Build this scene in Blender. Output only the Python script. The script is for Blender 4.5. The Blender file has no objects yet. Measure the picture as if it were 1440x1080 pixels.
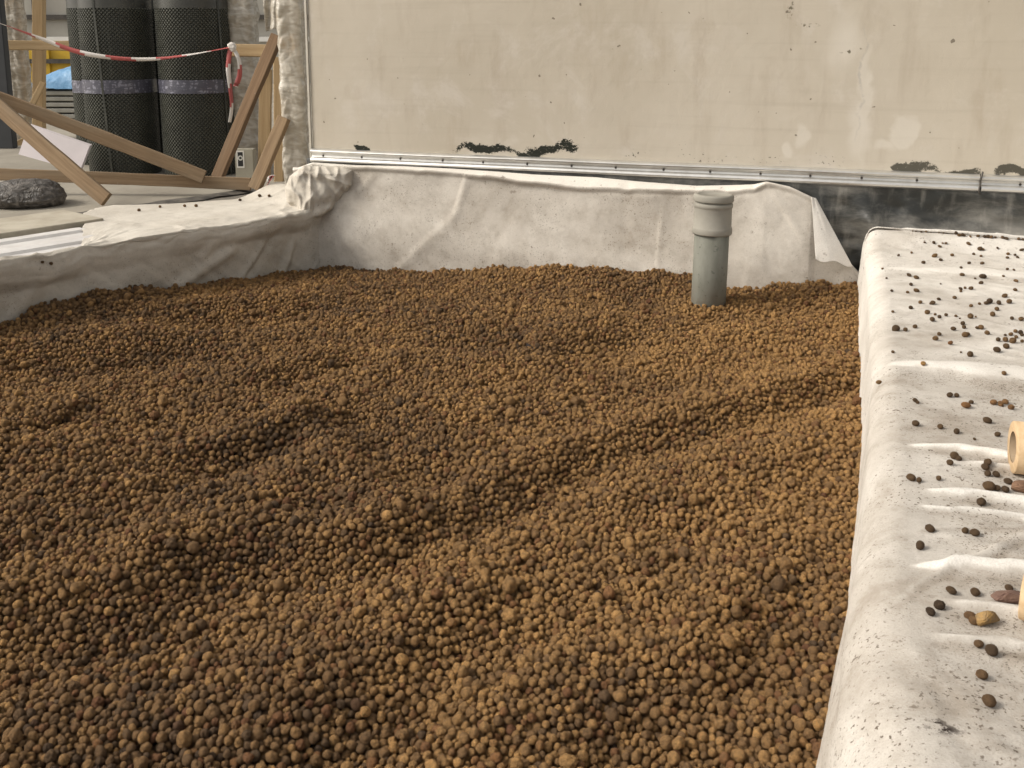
import bpy, bmesh, math, random
import numpy as np
from mathutils import Vector, Matrix
from mathutils.bvhtree import BVHTree
random.seed(7); rng = np.random.default_rng(11)
sc = bpy.context.scene
# ------------------------------------------------------------------ camera, world, sun, exposure
H = 0.83; FPX = 1400.0; TH = math.radians(10.5); CY = 53 + FPX * math.tan(TH)   # level-ish camera, frame cropped low
cam_d = bpy.data.cameras.new('camera'); cam = bpy.data.objects.new('camera', cam_d)
sc.collection.objects.link(cam); sc.camera = cam
cam_d.sensor_width = 36; cam_d.lens = FPX / 1440 * 36; cam_d.shift_y = -(540 - CY) / 1440; cam_d.clip_start = 0.02; cam_d.clip_end = 400
cam.location = (0, 0, H); cam.rotation_euler = (math.radians(90) - TH, 0, 0)
cam_d.dof.use_dof = True; cam_d.dof.focus_distance = 2.1; cam_d.dof.aperture_fstop = 24
SUN_DIR = Vector((-0.78, -0.10, 0.62)).normalized()        # towards the sun: open sky to the left
w = bpy.data.worlds.new('World'); sc.world = w; w.use_nodes = True
nt = w.node_tree; nt.nodes.clear()
sky = nt.nodes.new('ShaderNodeTexSky'); sky.sky_type = 'NISHITA'; sky.sun_disc = False
sky.sun_elevation = math.asin(SUN_DIR.z); sky.sun_rotation = math.atan2(SUN_DIR.x, SUN_DIR.y)
sky.air_density = 1.0; sky.dust_density = 4.0; sky.ozone_density = 1.0
hs = nt.nodes.new('ShaderNodeHueSaturation'); hs.inputs['Saturation'].default_value = 0.22
tintn = nt.nodes.new('ShaderNodeMix'); tintn.data_type = 'RGBA'; tintn.blend_type = 'MULTIPLY'
tintn.inputs[0].default_value = 1.0; tintn.inputs[7].default_value = (1.0, 0.96, 0.90, 1)
bg = nt.nodes.new('ShaderNodeBackground'); bg.inputs['Strength'].default_value = 0.13
wo = nt.nodes.new('ShaderNodeOutputWorld')
nt.links.new(sky.outputs[0], hs.inputs['Color']); nt.links.new(hs.outputs[0], tintn.inputs[6])
nt.links.new(tintn.outputs[2], bg.inputs['Color']); nt.links.new(bg.outputs[0], wo.inputs['Surface'])
sl = bpy.data.lights.new('sun', 'SUN'); sl.energy = 1.25; sl.angle = math.radians(13); sl.color = (1.0, 0.94, 0.84)
so = bpy.data.objects.new('sun', sl); sc.collection.objects.link(so)
so.rotation_euler = SUN_DIR.to_track_quat('Z', 'Y').to_euler(); so.location = (-4, 2, 5)
sc.view_settings.view_transform = 'Standard'; sc.view_settings.look = 'None'
sc.view_settings.gamma = 1; sc.view_settings.use_curve_mapping = False
sc.view_settings.exposure = 0.62

# ------------------------------------------------------------------ measuring helpers (photo pixel -> point in the place)
_c, _s = math.cos(TH), math.sin(TH)
def ray(px, py):
    x = (px - 720) / FPX; y = (py - CY) / FPX
    return Vector((x, _c - y * _s, -_s - y * _c))
def P(px, py, z=0.0):
    r = ray(px, py); return Vector((0, 0, H)) + r * ((z - H) / r.z)
def Q(px, py, Y):
    r = ray(px, py); return Vector((0, 0, H)) + r * (Y / r.y)
def V(px, py, A, B):
    r = ray(px, py); n = (-(B[1] - A[1]), B[0] - A[0])
    t = (n[0] * A[0] + n[1] * A[1]) / (n[0] * r.x + n[1] * r.y)
    return Vector((0, 0, H)) + r * t
TOP = 0.19                                       # top of the parapets above the pebbles
W0 = P(440, 228, 0.355); W0.z = 0
W1 = P(1440, 272, 0.355); W1.z = 0
WE = (W1 - W0).normalized(); WN = Vector((WE.y, -WE.x, 0))   # along the wall, towards the camera
def wp(s, d, z): return W0 + WE * s + WN * d + Vector((0, 0, z))
def VW(px, py, off): return V(px, py, W0 + WN * off, W1 + WN * off)
LA = P(0, 370, TOP); LB = P(410, 300, TOP); LA.z = LB.z = 0
LE = (LB - LA).normalized(); LN = Vector((LE.y, -LE.x, 0))   # along left parapet, into the bed
def lp(u, d, z): return LA + LE * u + LN * d + Vector((0, 0, z))
RC = [P(x, y, 0) for x, y in ((1157, 1080), (1168, 980), (1190, 880), (1200, 760), (1208, 640), (1205, 540), (1204, 450), (1200, 410))]
RE = Vector((math.cos(math.radians(71)), math.sin(math.radians(71)), 0)); RN = Vector((RE.y, -RE.x, 0))  # RN: away from bed
_ry = [-0.2] + [p.y for p in RC] + [3.6]
_rx = [RC[0].x - (RC[0].y + 0.2) * 0.34] + [p.x for p in RC] + [RC[-1].x + (3.6 - RC[-1].y) * 0.34]
_a = math.atan2(RC[-2].y - RC[2].y, RC[-2].x - RC[2].x); RE = Vector((math.cos(_a), math.sin(_a), 0)); RN = Vector((RE.y, -RE.x, 0))
print('edge', math.degrees(_a), 'wall', math.degrees(math.atan2(WE.y, WE.x)), 'left', math.degrees(math.atan2(LE.y, LE.x)), RC, LA, LB, W0, W1)
def rx(y): return np.interp(y, _ry, _rx)

# ------------------------------------------------------------------ numpy noise
def vnoise(x, y, seed=0):
    x = np.asarray(x, float); y = np.asarray(y, float)
    xi = np.floor(x).astype(np.int64); yi = np.floor(y).astype(np.int64); fx = x - xi; fy = y - yi
    fx = fx * fx * fx * (fx * (fx * 6 - 15) + 10); fy = fy * fy * fy * (fy * (fy * 6 - 15) + 10)
    def h(a, b):
        n = (a * 374761393 + b * 668265263 + seed * 974634777) & 0x7fffffff
        n = ((n ^ (n >> 13)) * 1274126177) & 0x7fffffff
        return ((n ^ (n >> 16)) & 0xffff) / 32767.5 - 1.0
    return (h(xi, yi) * (1 - fx) + h(xi + 1, yi) * fx) * (1 - fy) + (h(xi, yi + 1) * (1 - fx) + h(xi + 1, yi + 1) * fx) * fy
def fbm(x, y, seed=0, o=4):
    x = np.asarray(x, float); y = np.asarray(y, float)
    r = 0; a = 1; t = 0
    for i in range(o):
        r = r + a * vnoise(x * 2 ** i + 7.3 * i, y * 2 ** i - 3.1 * i, seed + i); t += a; a *= .5
    return r / t
def sstep(a, b, x):
    t = np.clip((np.asarray(x, float) - a) / (b - a), 0, 1); return t * t * (3 - 2 * t)

# ------------------------------------------------------------------ object helpers
col = sc.collection
def tag(o, label=None, cat=None, group=None, kind=None):
    if label: o['label'] = label
    if cat: o['category'] = cat
    if group: o['group'] = group
    if kind: o['kind'] = kind
    return o
def link(name, me, mat=None, parent=None, M=None, smooth=True):
    o = bpy.data.objects.new(name, me); col.objects.link(o)
    if mat is not None:
        for m in (mat if isinstance(mat, (list, tuple)) else [mat]): me.materials.append(m)
    if M is not None: o.matrix_world = M
    if parent is not None:
        o.parent = parent; o.matrix_parent_inverse = parent.matrix_basis.inverted()
    if smooth: me.shade_smooth()
    return o
def empty(name, loc, label, cat, group=None):
    o = bpy.data.objects.new(name, None); col.objects.link(o); o.location = loc; o.empty_display_size = .1
    return tag(o, label, cat, group)
def grid_mesh(name, X, Y, Z, attrs=None, skip=None, closed=False):
    nu, nv = X.shape
    me = bpy.data.meshes.new(name)
    vs = np.stack([X, Y, Z], -1).reshape(-1, 3)
    i = np.arange(nu * nv).reshape(nu, nv)
    if closed: i = np.concatenate([i, i[:1]], 0)
    f = np.stack([i[:-1, :-1], i[1:, :-1], i[1:, 1:], i[:-1, 1:]], -1).reshape(-1, 4)
    if skip is not None: f = f[~skip.reshape(-1)]
    me.from_pydata(vs.tolist(), [], f.tolist()); me.update()
    if attrs:
        for k, a in attrs.items():
            at = me.attributes.new(k, 'FLOAT', 'POINT'); at.data.foreach_set('value', np.asarray(a, np.float32).reshape(-1))
    return me
def bm_mesh(name, bm):
    me = bpy.data.meshes.new(name); bm.to_mesh(me); bm.free(); return me
def add_box(bm, sx, sy, sz, M=Matrix()):
    r = bmesh.ops.create_cube(bm, size=1, matrix=M @ Matrix.Diagonal((sx, sy, sz, 1))); return r['verts']
def axes(p1, p2, hint):
    x = (p2 - p1).normalized(); y = Vector(hint); y = (y - x * y.dot(x)).normalized(); z = x.cross(y)
    M = Matrix((x, y, z)).transposed().to_4x4(); M.translation = (p1 + p2) / 2; return M
def beam(name, p1, p2, wid, thk, hint, mat, parent=None, seed=0, rough=.0012):
    """sawn board: length along local x, hint = direction of its thickness"""
    L = (p2 - p1).length; bm = bmesh.new(); n = max(4, int(L / .08))
    rr = random.Random(seed); ring = []
    warp = rr.uniform(-.004, .004); ph = rr.uniform(0, 6)
    b = .0025
    for i in range(n + 1):
        x = -L / 2 + L * i / n; off = warp * math.sin(math.pi * i / n)
        hw, ht = wid / 2 + rr.uniform(-rough, rough), thk / 2 + rr.uniform(-rough, rough) * .5
        pts = [(-ht + b, -hw), (ht - b, -hw), (ht, -hw + b), (ht, hw - b), (ht - b, hw), (-ht + b, hw), (-ht, hw - b), (-ht, -hw + b)]
        ex = rr.uniform(-.002, .002) if i in (0, n) else 0
        ring.append([bm.verts.new((x + ex, py + off, pz + off)) for py, pz in pts])
    for i in range(n):
        for k in range(8): bm.faces.new((ring[i][k], ring[i][(k + 1) % 8], ring[i + 1][(k + 1) % 8], ring[i + 1][k]))
    bm.faces.new(ring[0]); bm.faces.new(ring[-1][::-1]); bmesh.ops.recalc_face_normals(bm, faces=bm.faces)
    return link(name, bm_mesh(name, bm), mat, parent, axes(p1, p2, hint), smooth=False)
def lathe(bm, prof, n=48, M=Matrix(), cap=(True, True)):
    rings = []
    for r, z in prof: rings.append([bm.verts.new(M @ Vector((r * math.cos(2 * math.pi * k / n), r * math.sin(2 * math.pi * k / n), z))) for k in range(n)])
    for a, b in zip(rings, rings[1:]):
        for k in range(n): bm.faces.new((a[k], a[(k + 1) % n], b[(k + 1) % n], b[k]))
    if cap[0]: bm.faces.new(rings[0][::-1])
    if cap[1]: bm.faces.new(rings[-1])

# ------------------------------------------------------------------ materials
class N:
    def __init__(self, name):
        self.m = bpy.data.materials.new(name); self.m.use_nodes = True; self.t = self.m.node_tree
        self.b = self.t.nodes['Principled BSDF']; self.out = self.t.nodes['Material Output']
    def n(self, typ, **k):
        o = self.t.nodes.new('ShaderNode' + typ)
        for a, v in k.items(): setattr(o, a, v)
        return o
    def set(self, sock, v):
        if isinstance(v, bpy.types.NodeSocket): self.t.links.new(v, sock)
        else: sock.default_value = v
    def coord(self, kind='Object'): return self.n('TexCoord').outputs[kind]
    def mapping(self, v, scale=(1, 1, 1), loc=(0, 0, 0), rot=(0, 0, 0)):
        m = self.n('Mapping'); self.set(m.inputs[0], v); m.inputs['Scale'].default_value = scale; m.inputs['Location'].default_value = loc; m.inputs['Rotation'].default_value = rot; return m.outputs[0]
    def noise(self, v, scale, detail=4, rough=.55, dist=0.0):
        o = self.n('TexNoise'); self.set(o.inputs['Vector'], v); o.inputs['Scale'].default_value = scale; o.inputs['Detail'].default_value = detail
        o.inputs['Roughness'].default_value = rough; o.inputs['Distortion'].default_value = dist; return o.outputs['Fac']
    def ramp(self, v, a, b, lo=0.0, hi=1.0):
        o = self.n('MapRange', interpolation_type='SMOOTHSTEP'); self.set(o.inputs[0], v)
        for i, x in zip((1, 2, 3, 4), (a, b, lo, hi)): o.inputs[i].default_value = x
        return o.outputs[0]
    def math(self, op, a, b=0.0):
        o = self.n('Math', operation=op); self.set(o.inputs[0], a); self.set(o.inputs[1], b); return o.outputs[0]
    def mix(self, f, a, b, mode='MIX'):
        o = self.n('Mix', data_type='RGBA', blend_type=mode); self.set(o.inputs[0], f)
        self.set(o.inputs[6], a if isinstance(a, bpy.types.NodeSocket) else (*a, 1)); self.set(o.inputs[7], b if isinstance(b, bpy.types.NodeSocket) else (*b, 1)); return o.outputs[2]
    def attr(self, name, typ='GEOMETRY'):
        o = self.n('Attribute', attribute_name=name, attribute_type=typ); return o.outputs['Fac']
    def bump(self, h, dist=.002, strength=1.0):
        o = self.n('Bump'); self.set(o.inputs['Height'], h); o.inputs['Distance'].default_value = dist; o.inputs['Strength'].default_value = strength
        self.set(self.b.inputs['Normal'], o.outputs[0]); return o.outputs[0]
    def fin(self, c, rough=.9, spec=.3, metal=0.0):
        self.set(self.b.inputs['Base Color'], c if isinstance(c, bpy.types.NodeSocket) else (*c, 1)); self.set(self.b.inputs['Roughness'], rough)
        self.b.inputs['Specular IOR Level'].default_value = spec; self.b.inputs['Metallic'].default_value = metal; return self.m
    def ell(self, v, c, size, soft=.35, power=1.0):
        """1 inside an ellipse (centre c, half axes size, in object coordinates), fading to 0"""
        a = self.n('VectorMath', operation='SUBTRACT'); self.set(a.inputs[0], v); a.inputs[1].default_value = c
        b = self.n('VectorMath', operation='MULTIPLY'); self.set(b.inputs[0], a.outputs[0]); b.inputs[1].default_value = tuple(1 / q if q else 0 for q in size)
        l = self.n('VectorMath', operation='LENGTH'); self.set(l.inputs[0], b.outputs[0])
        return self.ramp(l.outputs['Value'], 1.0, 1.0 - soft)
    def maxs(self, L):
        r = L[0]
        for q in L[1:]: r = self.math('MAXIMUM', r, q)
        return r

def mat_simple(name, c1, c2, scale=8, rough=.8, spec=.3, metal=0.0, bump=0.0, bscale=60, detail=5):
    m = N(name); v = m.coord(); f = m.ramp(m.noise(v, scale, detail, .65), .3, .7)
    cc = m.mix(f, c1, c2)
    if bump: m.bump(m.noise(v, bscale, 4, .6), bump)
    return m.fin(cc, rough, spec, metal)
def mat_wood(name, c1, c2, c3, worn=.5):
    m = N(name); v = m.coord(); g = m.mapping(v, (2.2, 38, 38))
    a = m.noise(g, 1.6, 6, .7, .6); b = m.noise(m.mapping(v, (1.5, 6, 6)), 2.0, 4, .6)
    cc = m.mix(m.ramp(a, .3, .72), c1, c2); cc = m.mix(m.math('MULTIPLY', m.ramp(b, .45, .75), worn), cc, c3)
    sp = m.ramp(m.noise(v, 130, 3, .7), .66, .74); cc = m.mix(m.math('MULTIPLY', sp, .5), cc, (c1[0] * .4, c1[1] * .4, c1[2] * .4))
    # splashes of pale cement
    sp2 = m.ramp(m.noise(v, 26, 5, .75), .66, .72); cc = m.mix(m.math('MULTIPLY', sp2, .35), cc, (.42, .39, .34))
    m.bump(a, .0012); return m.fin(cc, .85, .2)
def mat_fleece(name, clean=(.80, .765, .71), dirty=(.50, .435, .37), amount=.55, speck=.5, fines=False):
    m = N(name); v = m.coord(); d = m.attr('dirt')  # attribute mixes soil with painted light and shade on the folds
    big = m.ramp(m.noise(v, 3.2, 6, .62, .4), .36, .70); mid = m.ramp(m.noise(v, 19, 5, .7), .40, .75)
    k = m.math('ADD', m.math('MULTIPLY', big, .55), m.math('MULTIPLY', mid, .4)); k = m.math('ADD', m.math('MULTIPLY', k, amount), .30)
    k = m.math('MULTIPLY', m.math('ADD', k, m.math('MULTIPLY', d, .45)), m.ramp(d, -1.1, -.2)); 
    cc = m.mix(k, clean, dirty)
    fib = m.noise(m.mapping(v, (1, 1, 1)), 420, 3, .7); cc = m.mix(m.ramp(fib, .35, .75, 0, .32), cc, dirty)
    s1 = m.noise(v, 190, 2, .6); s2 = m.noise(v, 7, 4, .7)
    th = m.math('MULTIPLY', m.ramp(s1, .60, .68), m.ramp(m.math('ADD', s2, m.math('MULTIPLY', d, .22)), .38, .62))
    cc = m.mix(m.math('MULTIPLY', th, speck), cc, (.10, .075, .055))
    s3 = m.ramp(m.noise(v, 75, 2, .5), .67, .73); cc = m.mix(m.math('MULTIPLY', m.math('MULTIPLY', s3, m.ramp(s2, .40, .62)), speck), cc, (.12, .09, .065))
    if fines:
        s4 = m.ramp(m.noise(v, 330, 2, .6), .56, .66); near = m.ramp(m.math('ADD', m.noise(v, 5, 5, .7), m.math('MULTIPLY', d, .30)), .50, .72)
        cc = m.mix(m.math('MULTIPLY', m.math('MULTIPLY', s4, near), .75), cc, (.11, .085, .065))
        p = P(1328, 1030, TOP); e1 = m.ell(v, tuple(p), (.03, .012, .05), .9); e2 = m.ell(v, tuple(P(1318, 1022, TOP)), (.012, .010, .05), .8)
        cc = m.mix(m.math('MULTIPLY', m.math('MAXIMUM', e1, e2), m.ramp(m.noise(v, 120, 4, .7), .46, .56)), cc, (.04, .03, .025))
    m.bump(m.math('ADD', m.math('MULTIPLY', fib, .5), m.noise(v, 60, 4, .6)), .0016, .8)
    m.b.inputs['Subsurface Weight'].default_value = 0.0
    return m.fin(cc, .95, .12)
M_fleece_r = mat_fleece('fleece_parapet', (.72, .69, .64), (.29, .25, .205), .72, .9, True)
M_fleece_b = mat_fleece('fleece_wall', (.72, .68, .615), (.35, .31, .26), .75, .6)
M_fleece_l = mat_fleece('fleece_left', (.66, .62, .55), (.34, .30, .245), .60, .45)
M_wood = mat_wood('weathered_board', (.20, .135, .08), (.29, .205, .125), (.24, .195, .14))
M_wood_d = mat_wood('dark_board', (.15, .095, .055), (.23, .15, .09), (.17, .13, .09))
M_wood_n = mat_wood('fresh_batten', (.42, .29, .155), (.52, .38, .22), (.40, .31, .20), .35)
M_conc = mat_simple('pale_screed', (.34, .31, .255), (.25, .225, .185), 2.5, .9, .2, 0, .002, 40)
M_conc2 = mat_simple('parapet_concrete', (.22, .20, .17), (.14, .125, .105), 6, .9, .2, 0, .002, 60)

def pebble_material(inst):
    m = N('clay_pebble' if inst else 'loose_clay_pebble')
    typ = 'INSTANCER' if inst else 'OBJECT'
    t = m.attr('tint', typ); r2 = m.attr('red', typ)
    v = m.coord(); vv = m.n('VectorMath', operation='ADD'); m.set(vv.inputs[0], v); cmb = m.n('CombineXYZ'); m.set(cmb.inputs[0], m.math('MULTIPLY', t, 37.0)); m.set(cmb.inputs[1], m.math('MULTIPLY', r2, 53.0)); m.set(vv.inputs[1], cmb.outputs[0])
    v = vv.outputs[0]
    cr = m.n('ValToRGB'); m.set(cr.inputs[0], t); e = cr.color_ramp.elements
    e[0].position = 0; e[0].color = (.085, .058, .042, 1); e[1].position = 1; e[1].color = (.82, .47, .18, 1)
    for p, c in ((.25, (.20, .128, .072)), (.5, (.395, .232, .106)), (.75, (.60, .348, .142))):
        q = e.new(p); q.color = (*c, 1)
    cc = m.mix(m.ramp(r2, .86, .97, 0, .65), cr.outputs[0], (.30, .12, .055))
    n1 = m.noise(v, 1.1, 4, .65); cc = m.mix(m.ramp(n1, .35, .7, 0, .5), cc, (.13, .088, .056))
    n2 = m.noise(v, 4.5, 3, .7); cc = m.mix(m.ramp(n2, .58, .72, 0, .35), cc, (.42, .30, .17))
    m.bump(m.noise(v, 5, 4, .7), .10 if inst else .10, .8)
    return m.fin(cc, .92, .18)
M_peb_i = pebble_material(True); M_peb = pebble_material(False)

def pebble_mesh(seed, sub=3):
    bm = bmesh.new(); bmesh.ops.create_icosphere(bm, subdivisions=sub, radius=1); r = random.Random(seed)
    sx, sy, sz = r.uniform(.9, 1.15), r.uniform(.88, 1.1), r.uniform(.8, 1.02); o = Vector((r.uniform(-50, 50),) * 3)
    from mathutils import noise as mn
    pit = Vector((r.gauss(0, 1), r.gauss(0, 1), r.gauss(0, 1))).normalized()
    for vt in bm.verts:
        d = vt.co.normalized(); k = 1 + .13 * mn.noise(d * 1.2 + o) + .07 * mn.noise(d * 2.7 + o)
        if seed % 3 == 0: k -= .18 * max(0, d.dot(pit) - .86) / .14
        vt.co = Vector((d.x * sx, d.y * sy, d.z * sz)) * k
    return bm_mesh('clay_pebble', bm)

# ================================================================== GROUND, WALLS, BED
hz = []      # shaded slopes (drop away from the light): polyline px, half width m, amplitude
bands = [([(520, 775), (600, 735), (700, 695), (800, 645), (900, 615), (1040, 575), (1150, 540), (1215, 520)], .055, .023),
         ([(285, 640), (345, 625), (430, 590)], .05, .022), ([(-60, 520), (60, 505), (200, 490)], .11, .028),
         ([(-60, 640), (40, 610), (140, 625)], .10, .014), ([(475, 590), (510, 640), (575, 690)], .055, .021),
         ([(-40, 880), (100, 860), (180, 845), (270, 800), (420, 775)], .08, .024), ([(430, 1010), (560, 930), (660, 870)], .06, .016),
         ([(1020, 930), (1080, 830)], .05, .014), ([(270, 440), (400, 430)], .09, .020), ([(390, 525), (470, 505)], .05, .014),
         ([(600, 490), (760, 500), (880, 465)], .08, .016), ([(1000, 440), (1110, 430)], .07, .014), ([(300, 760), (420, 690)], .08, .018),
         ([(820, 1010), (1000, 960)], .06, .010), ([(940, 720), (1120, 660)], .08, .010)]
LH = Vector((SUN_DIR.x, SUN_DIR.y)).normalized()
bound = []
for p in [(-60, 490), (0, 452), (60, 425), (130, 408), (180, 403), (250, 402), (300, 395), (370, 388), (430, 380)]: bound.append(V(*p, LA, LB))
for p in [(450, 377), (465, 374), (520, 380), (590, 383), (640, 380), (720, 376), (780, 372), (850, 376), (930, 381), (975, 386), (1020, 405), (1060, 405), (1100, 398), (1150, 397), (1197, 402)]: bound.append(VW(*p, .10))
BND = np.array([tuple(b) for b in bound])
def hfield(x, y):
    x = np.asarray(x, float); y = np.asarray(y, float)
    h = .016 * fbm(x * 1.9, y * 2.1, 3, 2) + .009 * fbm(x * 5.5 + 3, y * 5.5, 9, 2) + .004 * vnoise(x * 17, y * 17, 5)
    for pl, wd, am in bands:
        best = np.full(x.shape, 9.0); su = np.zeros(x.shape); du = np.zeros(x.shape)
        pw = [P(a, b, 0) for a, b in pl]
        for p, q in zip(pw, pw[1:]):
            ex, ey = q.x - p.x, q.y - p.y; L2 = ex * ex + ey * ey
            t = np.clip(((x - p.x) * ex + (y - p.y) * ey) / L2, 0, 1)
            dx, dy = x - p.x - t * ex, y - p.y - t * ey; d = np.hypot(dx, dy)
            nx, ny = -ey / math.sqrt(L2), ex / math.sqrt(L2)
            if nx * LH.x + ny * LH.y < 0: nx, ny = -nx, -ny
            u = dx * nx + dy * ny; mk = d < best
            best = np.where(mk, d, best); su = np.where(mk, u, su)
        h = h + am * 1.6 * (su / wd) * np.exp(-(best / wd) ** 2 / 2)
    d2 = (x[..., None] - BND[:, 0]) ** 2 + (y[..., None] - BND[:, 1]) ** 2
    wgt = 1 / (d2 + 1e-4) ** 1.5; hb = (wgt * BND[:, 2]).sum(-1) / wgt.sum(-1)
    k = np.exp(-(np.sqrt(d2.min(-1)) / .20) ** 2)
    # bowl just in front of the pipe is level
    return h * (1 - k) + (hb + .25 * h * (1 - k)) * k

def box_between(name, pts, z0, z1, mat, label=None, cat=None, kind=None, parent=None, bev=0):
    bm = bmesh.new(); a = [bm.verts.new((p.x, p.y, z0)) for p in pts]; b = [bm.verts.new((p.x, p.y, z1)) for p in pts]; n = len(pts)
    for i in range(n): bm.faces.new((a[i], a[(i + 1) % n], b[(i + 1) % n], b[i]))
    bm.faces.new(a[::-1]); bm.faces.new(b); bmesh.ops.recalc_face_normals(bm, faces=bm.faces)
    if bev: bmesh.ops.bevel(bm, geom=list(bm.edges), offset=bev, segments=2, affect='EDGES')
    o = link(name, bm_mesh(name, bm), mat, parent, smooth=False); return tag(o, label, cat, None, kind)

# ground sheet, reaching the horizon; the deck lies on it
bm = bmesh.new()
add_box(bm, 300, 300, .1, Matrix.Translation((0, 60, -.35)))
tag(link('ground', bm_mesh('ground', bm), mat_simple('site_ground', (.30, .27, .23), (.22, .20, .17), .8), smooth=False), kind='structure')
M_soil = mat_simple('dark_fill', (.045, .034, .026), (.03, .022, .018), 20)
ny_, nx_ = 150, 170
yy, xx = np.meshgrid(np.linspace(.25, 4.2, ny_), np.linspace(-3.0, 1.4, nx_))
me = grid_mesh('bed_fill', xx, yy, hfield(xx, yy) - .020)
# cut to the bed outline
bm = bmesh.new(); bm.from_mesh(me)
def inside(x, y, m=0.0):
    a = (x - LA.x) * LN.x + (y - LA.y) * LN.y; b = (x - W0.x) * WN.x + (y - W0.y) * WN.y
    return (a > m) & (b > .05 + m) & (x < rx(y) + .03 - m)
kill = [f for f in bm.faces if not inside(f.calc_center_median().x, f.calc_center_median().y, -.03)]
bmesh.ops.delete(bm, geom=kill, context='FACES'); bm.to_mesh(me); bm.free()
tag(link('bed_soil', me, M_soil), kind='structure')

# wall -----------------------------------------------------------------
Mw = Matrix((WE, -WN, Vector((0, 0, 1)))).transposed().to_4x4(); Mw.translation = W0
def wall_uv(px, py):
    p = VW(px, py, 0); return ((p - W0).dot(WE), p.z)
m = N('wall_plaster'); v = m.coord()
base = m.mix(m.ramp(m.noise(v, 1.1, 5, .6, .3), .3, .7), (.455, .405, .325), (.53, .48, .40))
base = m.mix(m.ramp(m.noise(m.mapping(v, (5, 5, 1.1)), 2.2, 6, .62), .50, .72, 0, .45), base, (.38, .32, .25))
base = m.mix(m.ramp(m.noise(v, 4.5, 6, .7, .5), .50, .68, 0, .6), base, (.56, .515, .45))
base = m.mix(m.ramp(m.noise(m.mapping(v, (.5, 1, 14)), 2.5, 4, .6), .5, .75, 0, .22), base, (.36, .31, .245))
warp = m.n('VectorMath', operation='ADD'); nz = m.n('TexNoise'); m.set(nz.inputs['Vector'], v); nz.inputs['Scale'].default_value = 9; nz.inputs['Detail'].default_value = 5
sb = m.n('VectorMath', operation='SUBTRACT'); m.set(sb.inputs[0], nz.outputs['Color']); sb.inputs[1].default_value = (.5, .5, .5)
scn = m.n('VectorMath', operation='SCALE'); m.set(scn.inputs[0], sb.outputs[0]); scn.inputs['Scale'].default_value = .10
m.set(warp.inputs[0], v); m.set(warp.inputs[1], scn.outputs[0]); wv = warp.outputs[0]
def E(px, py, w_, h_, soft=.5, vec=None):
    s, z = wall_uv(px, py); s2, z2 = wall_uv(px + w_, py); s3, z3 = wall_uv(px, py - h_)
    return m.ell(vec or wv, (s, 0, z), (abs(s2 - s), 0, abs(z3 - z)), soft)
# brown rain stains and damp
st = m.maxs([E(985, 90, 14, 55), E(985, 45, 22, 30), E(820, 50, 24, 70), E(1085, 120, 16, 50), E(655, 75, 30, 30), E(1225, 40, 30, 45), E(870, 90, 26, 60), E(1390, 140, 30, 70), E(930, 60, 20, 50), E(500, 130, 30, 14)])
base = m.mix(m.math('MULTIPLY', st, m.ramp(m.noise(m.mapping(v, (3, 3, 1)), 9, 5, .7), .35, .70, 0, .30)), base, (.36, .295, .22))
# pale filler patches
wh = m.maxs([E(1272, 185, 24, 30, .3), E(1215, 150, 11, 110, .6), E(1210, 185, 22, 60, .8), E(1130, 192, 13, 22, .5), E(1105, 212, 14, 12, .5), E(1245, 205, 24, 12, .6), E(1185, 60, 40, 60, .9)])
wh2 = m.maxs([E(1255, 172, 11, 9, .8)])
base = m.mix(m.math('MULTIPLY', m.math('SUBTRACT', wh, m.math('MULTIPLY', wh2, .7)), .45), base, (.66, .62, .55))
base = m.mix(m.math('MULTIPLY', E(1213, 110, 3, 130, .9), m.ramp(m.noise(v, 30, 3), .4, .6, 0, .45)), base, (.33, .31, .29))
# bitumen smears just above the rail
bt = m.maxs([E(508, 206, 15, 7, .35), E(685, 210, 55, 7, .6), E(766, 210, 38, 11, .6), E(798, 207, 24, 11, .8), E(735, 214, 16, 5, .4)])
bt2 = m.maxs([E(1285, 236, 46, 8, .7), E(1345, 242, 40, 7, .6), E(1425, 242, 34, 8, .5), E(1265, 231, 22, 5, .6)])
bn = m.noise(m.mapping(v, (1, 1, 1.6)), 85, 5, .8)
k1 = m.ramp(m.math('ADD', bt, m.math('MULTIPLY', m.math('SUBTRACT', bn, .5), 4.2)), .42, .56)
k1 = m.math('MULTIPLY', k1, m.ramp(bt, .05, .25))
k2 = m.math('MULTIPLY', m.ramp(m.math('ADD', bt2, m.math('MULTIPLY', m.math('SUBTRACT', bn, .5), 3.4)), .34, .62), m.ramp(bt2, .02, .3))
k3 = m.math('MULTIPLY', m.ramp(m.noise(v, 95, 3, .6), .60, .66), m.maxs([E(895, 218, 26, 14, .8), E(1085, 228, 40, 8, .8), E(1170, 230, 34, 12, .8), E(960, 214, 14, 20, .8), E(1000, 222, 60, 8, .9)]))
base = m.mix(k1, base, (.022, .024, .018)); base = m.mix(m.math('MULTIPLY', k2, .88), base, (.032, .031, .022)); base = m.mix(m.math('MULTIPLY', k3, .9), base, (.05, .045, .03))
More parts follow.
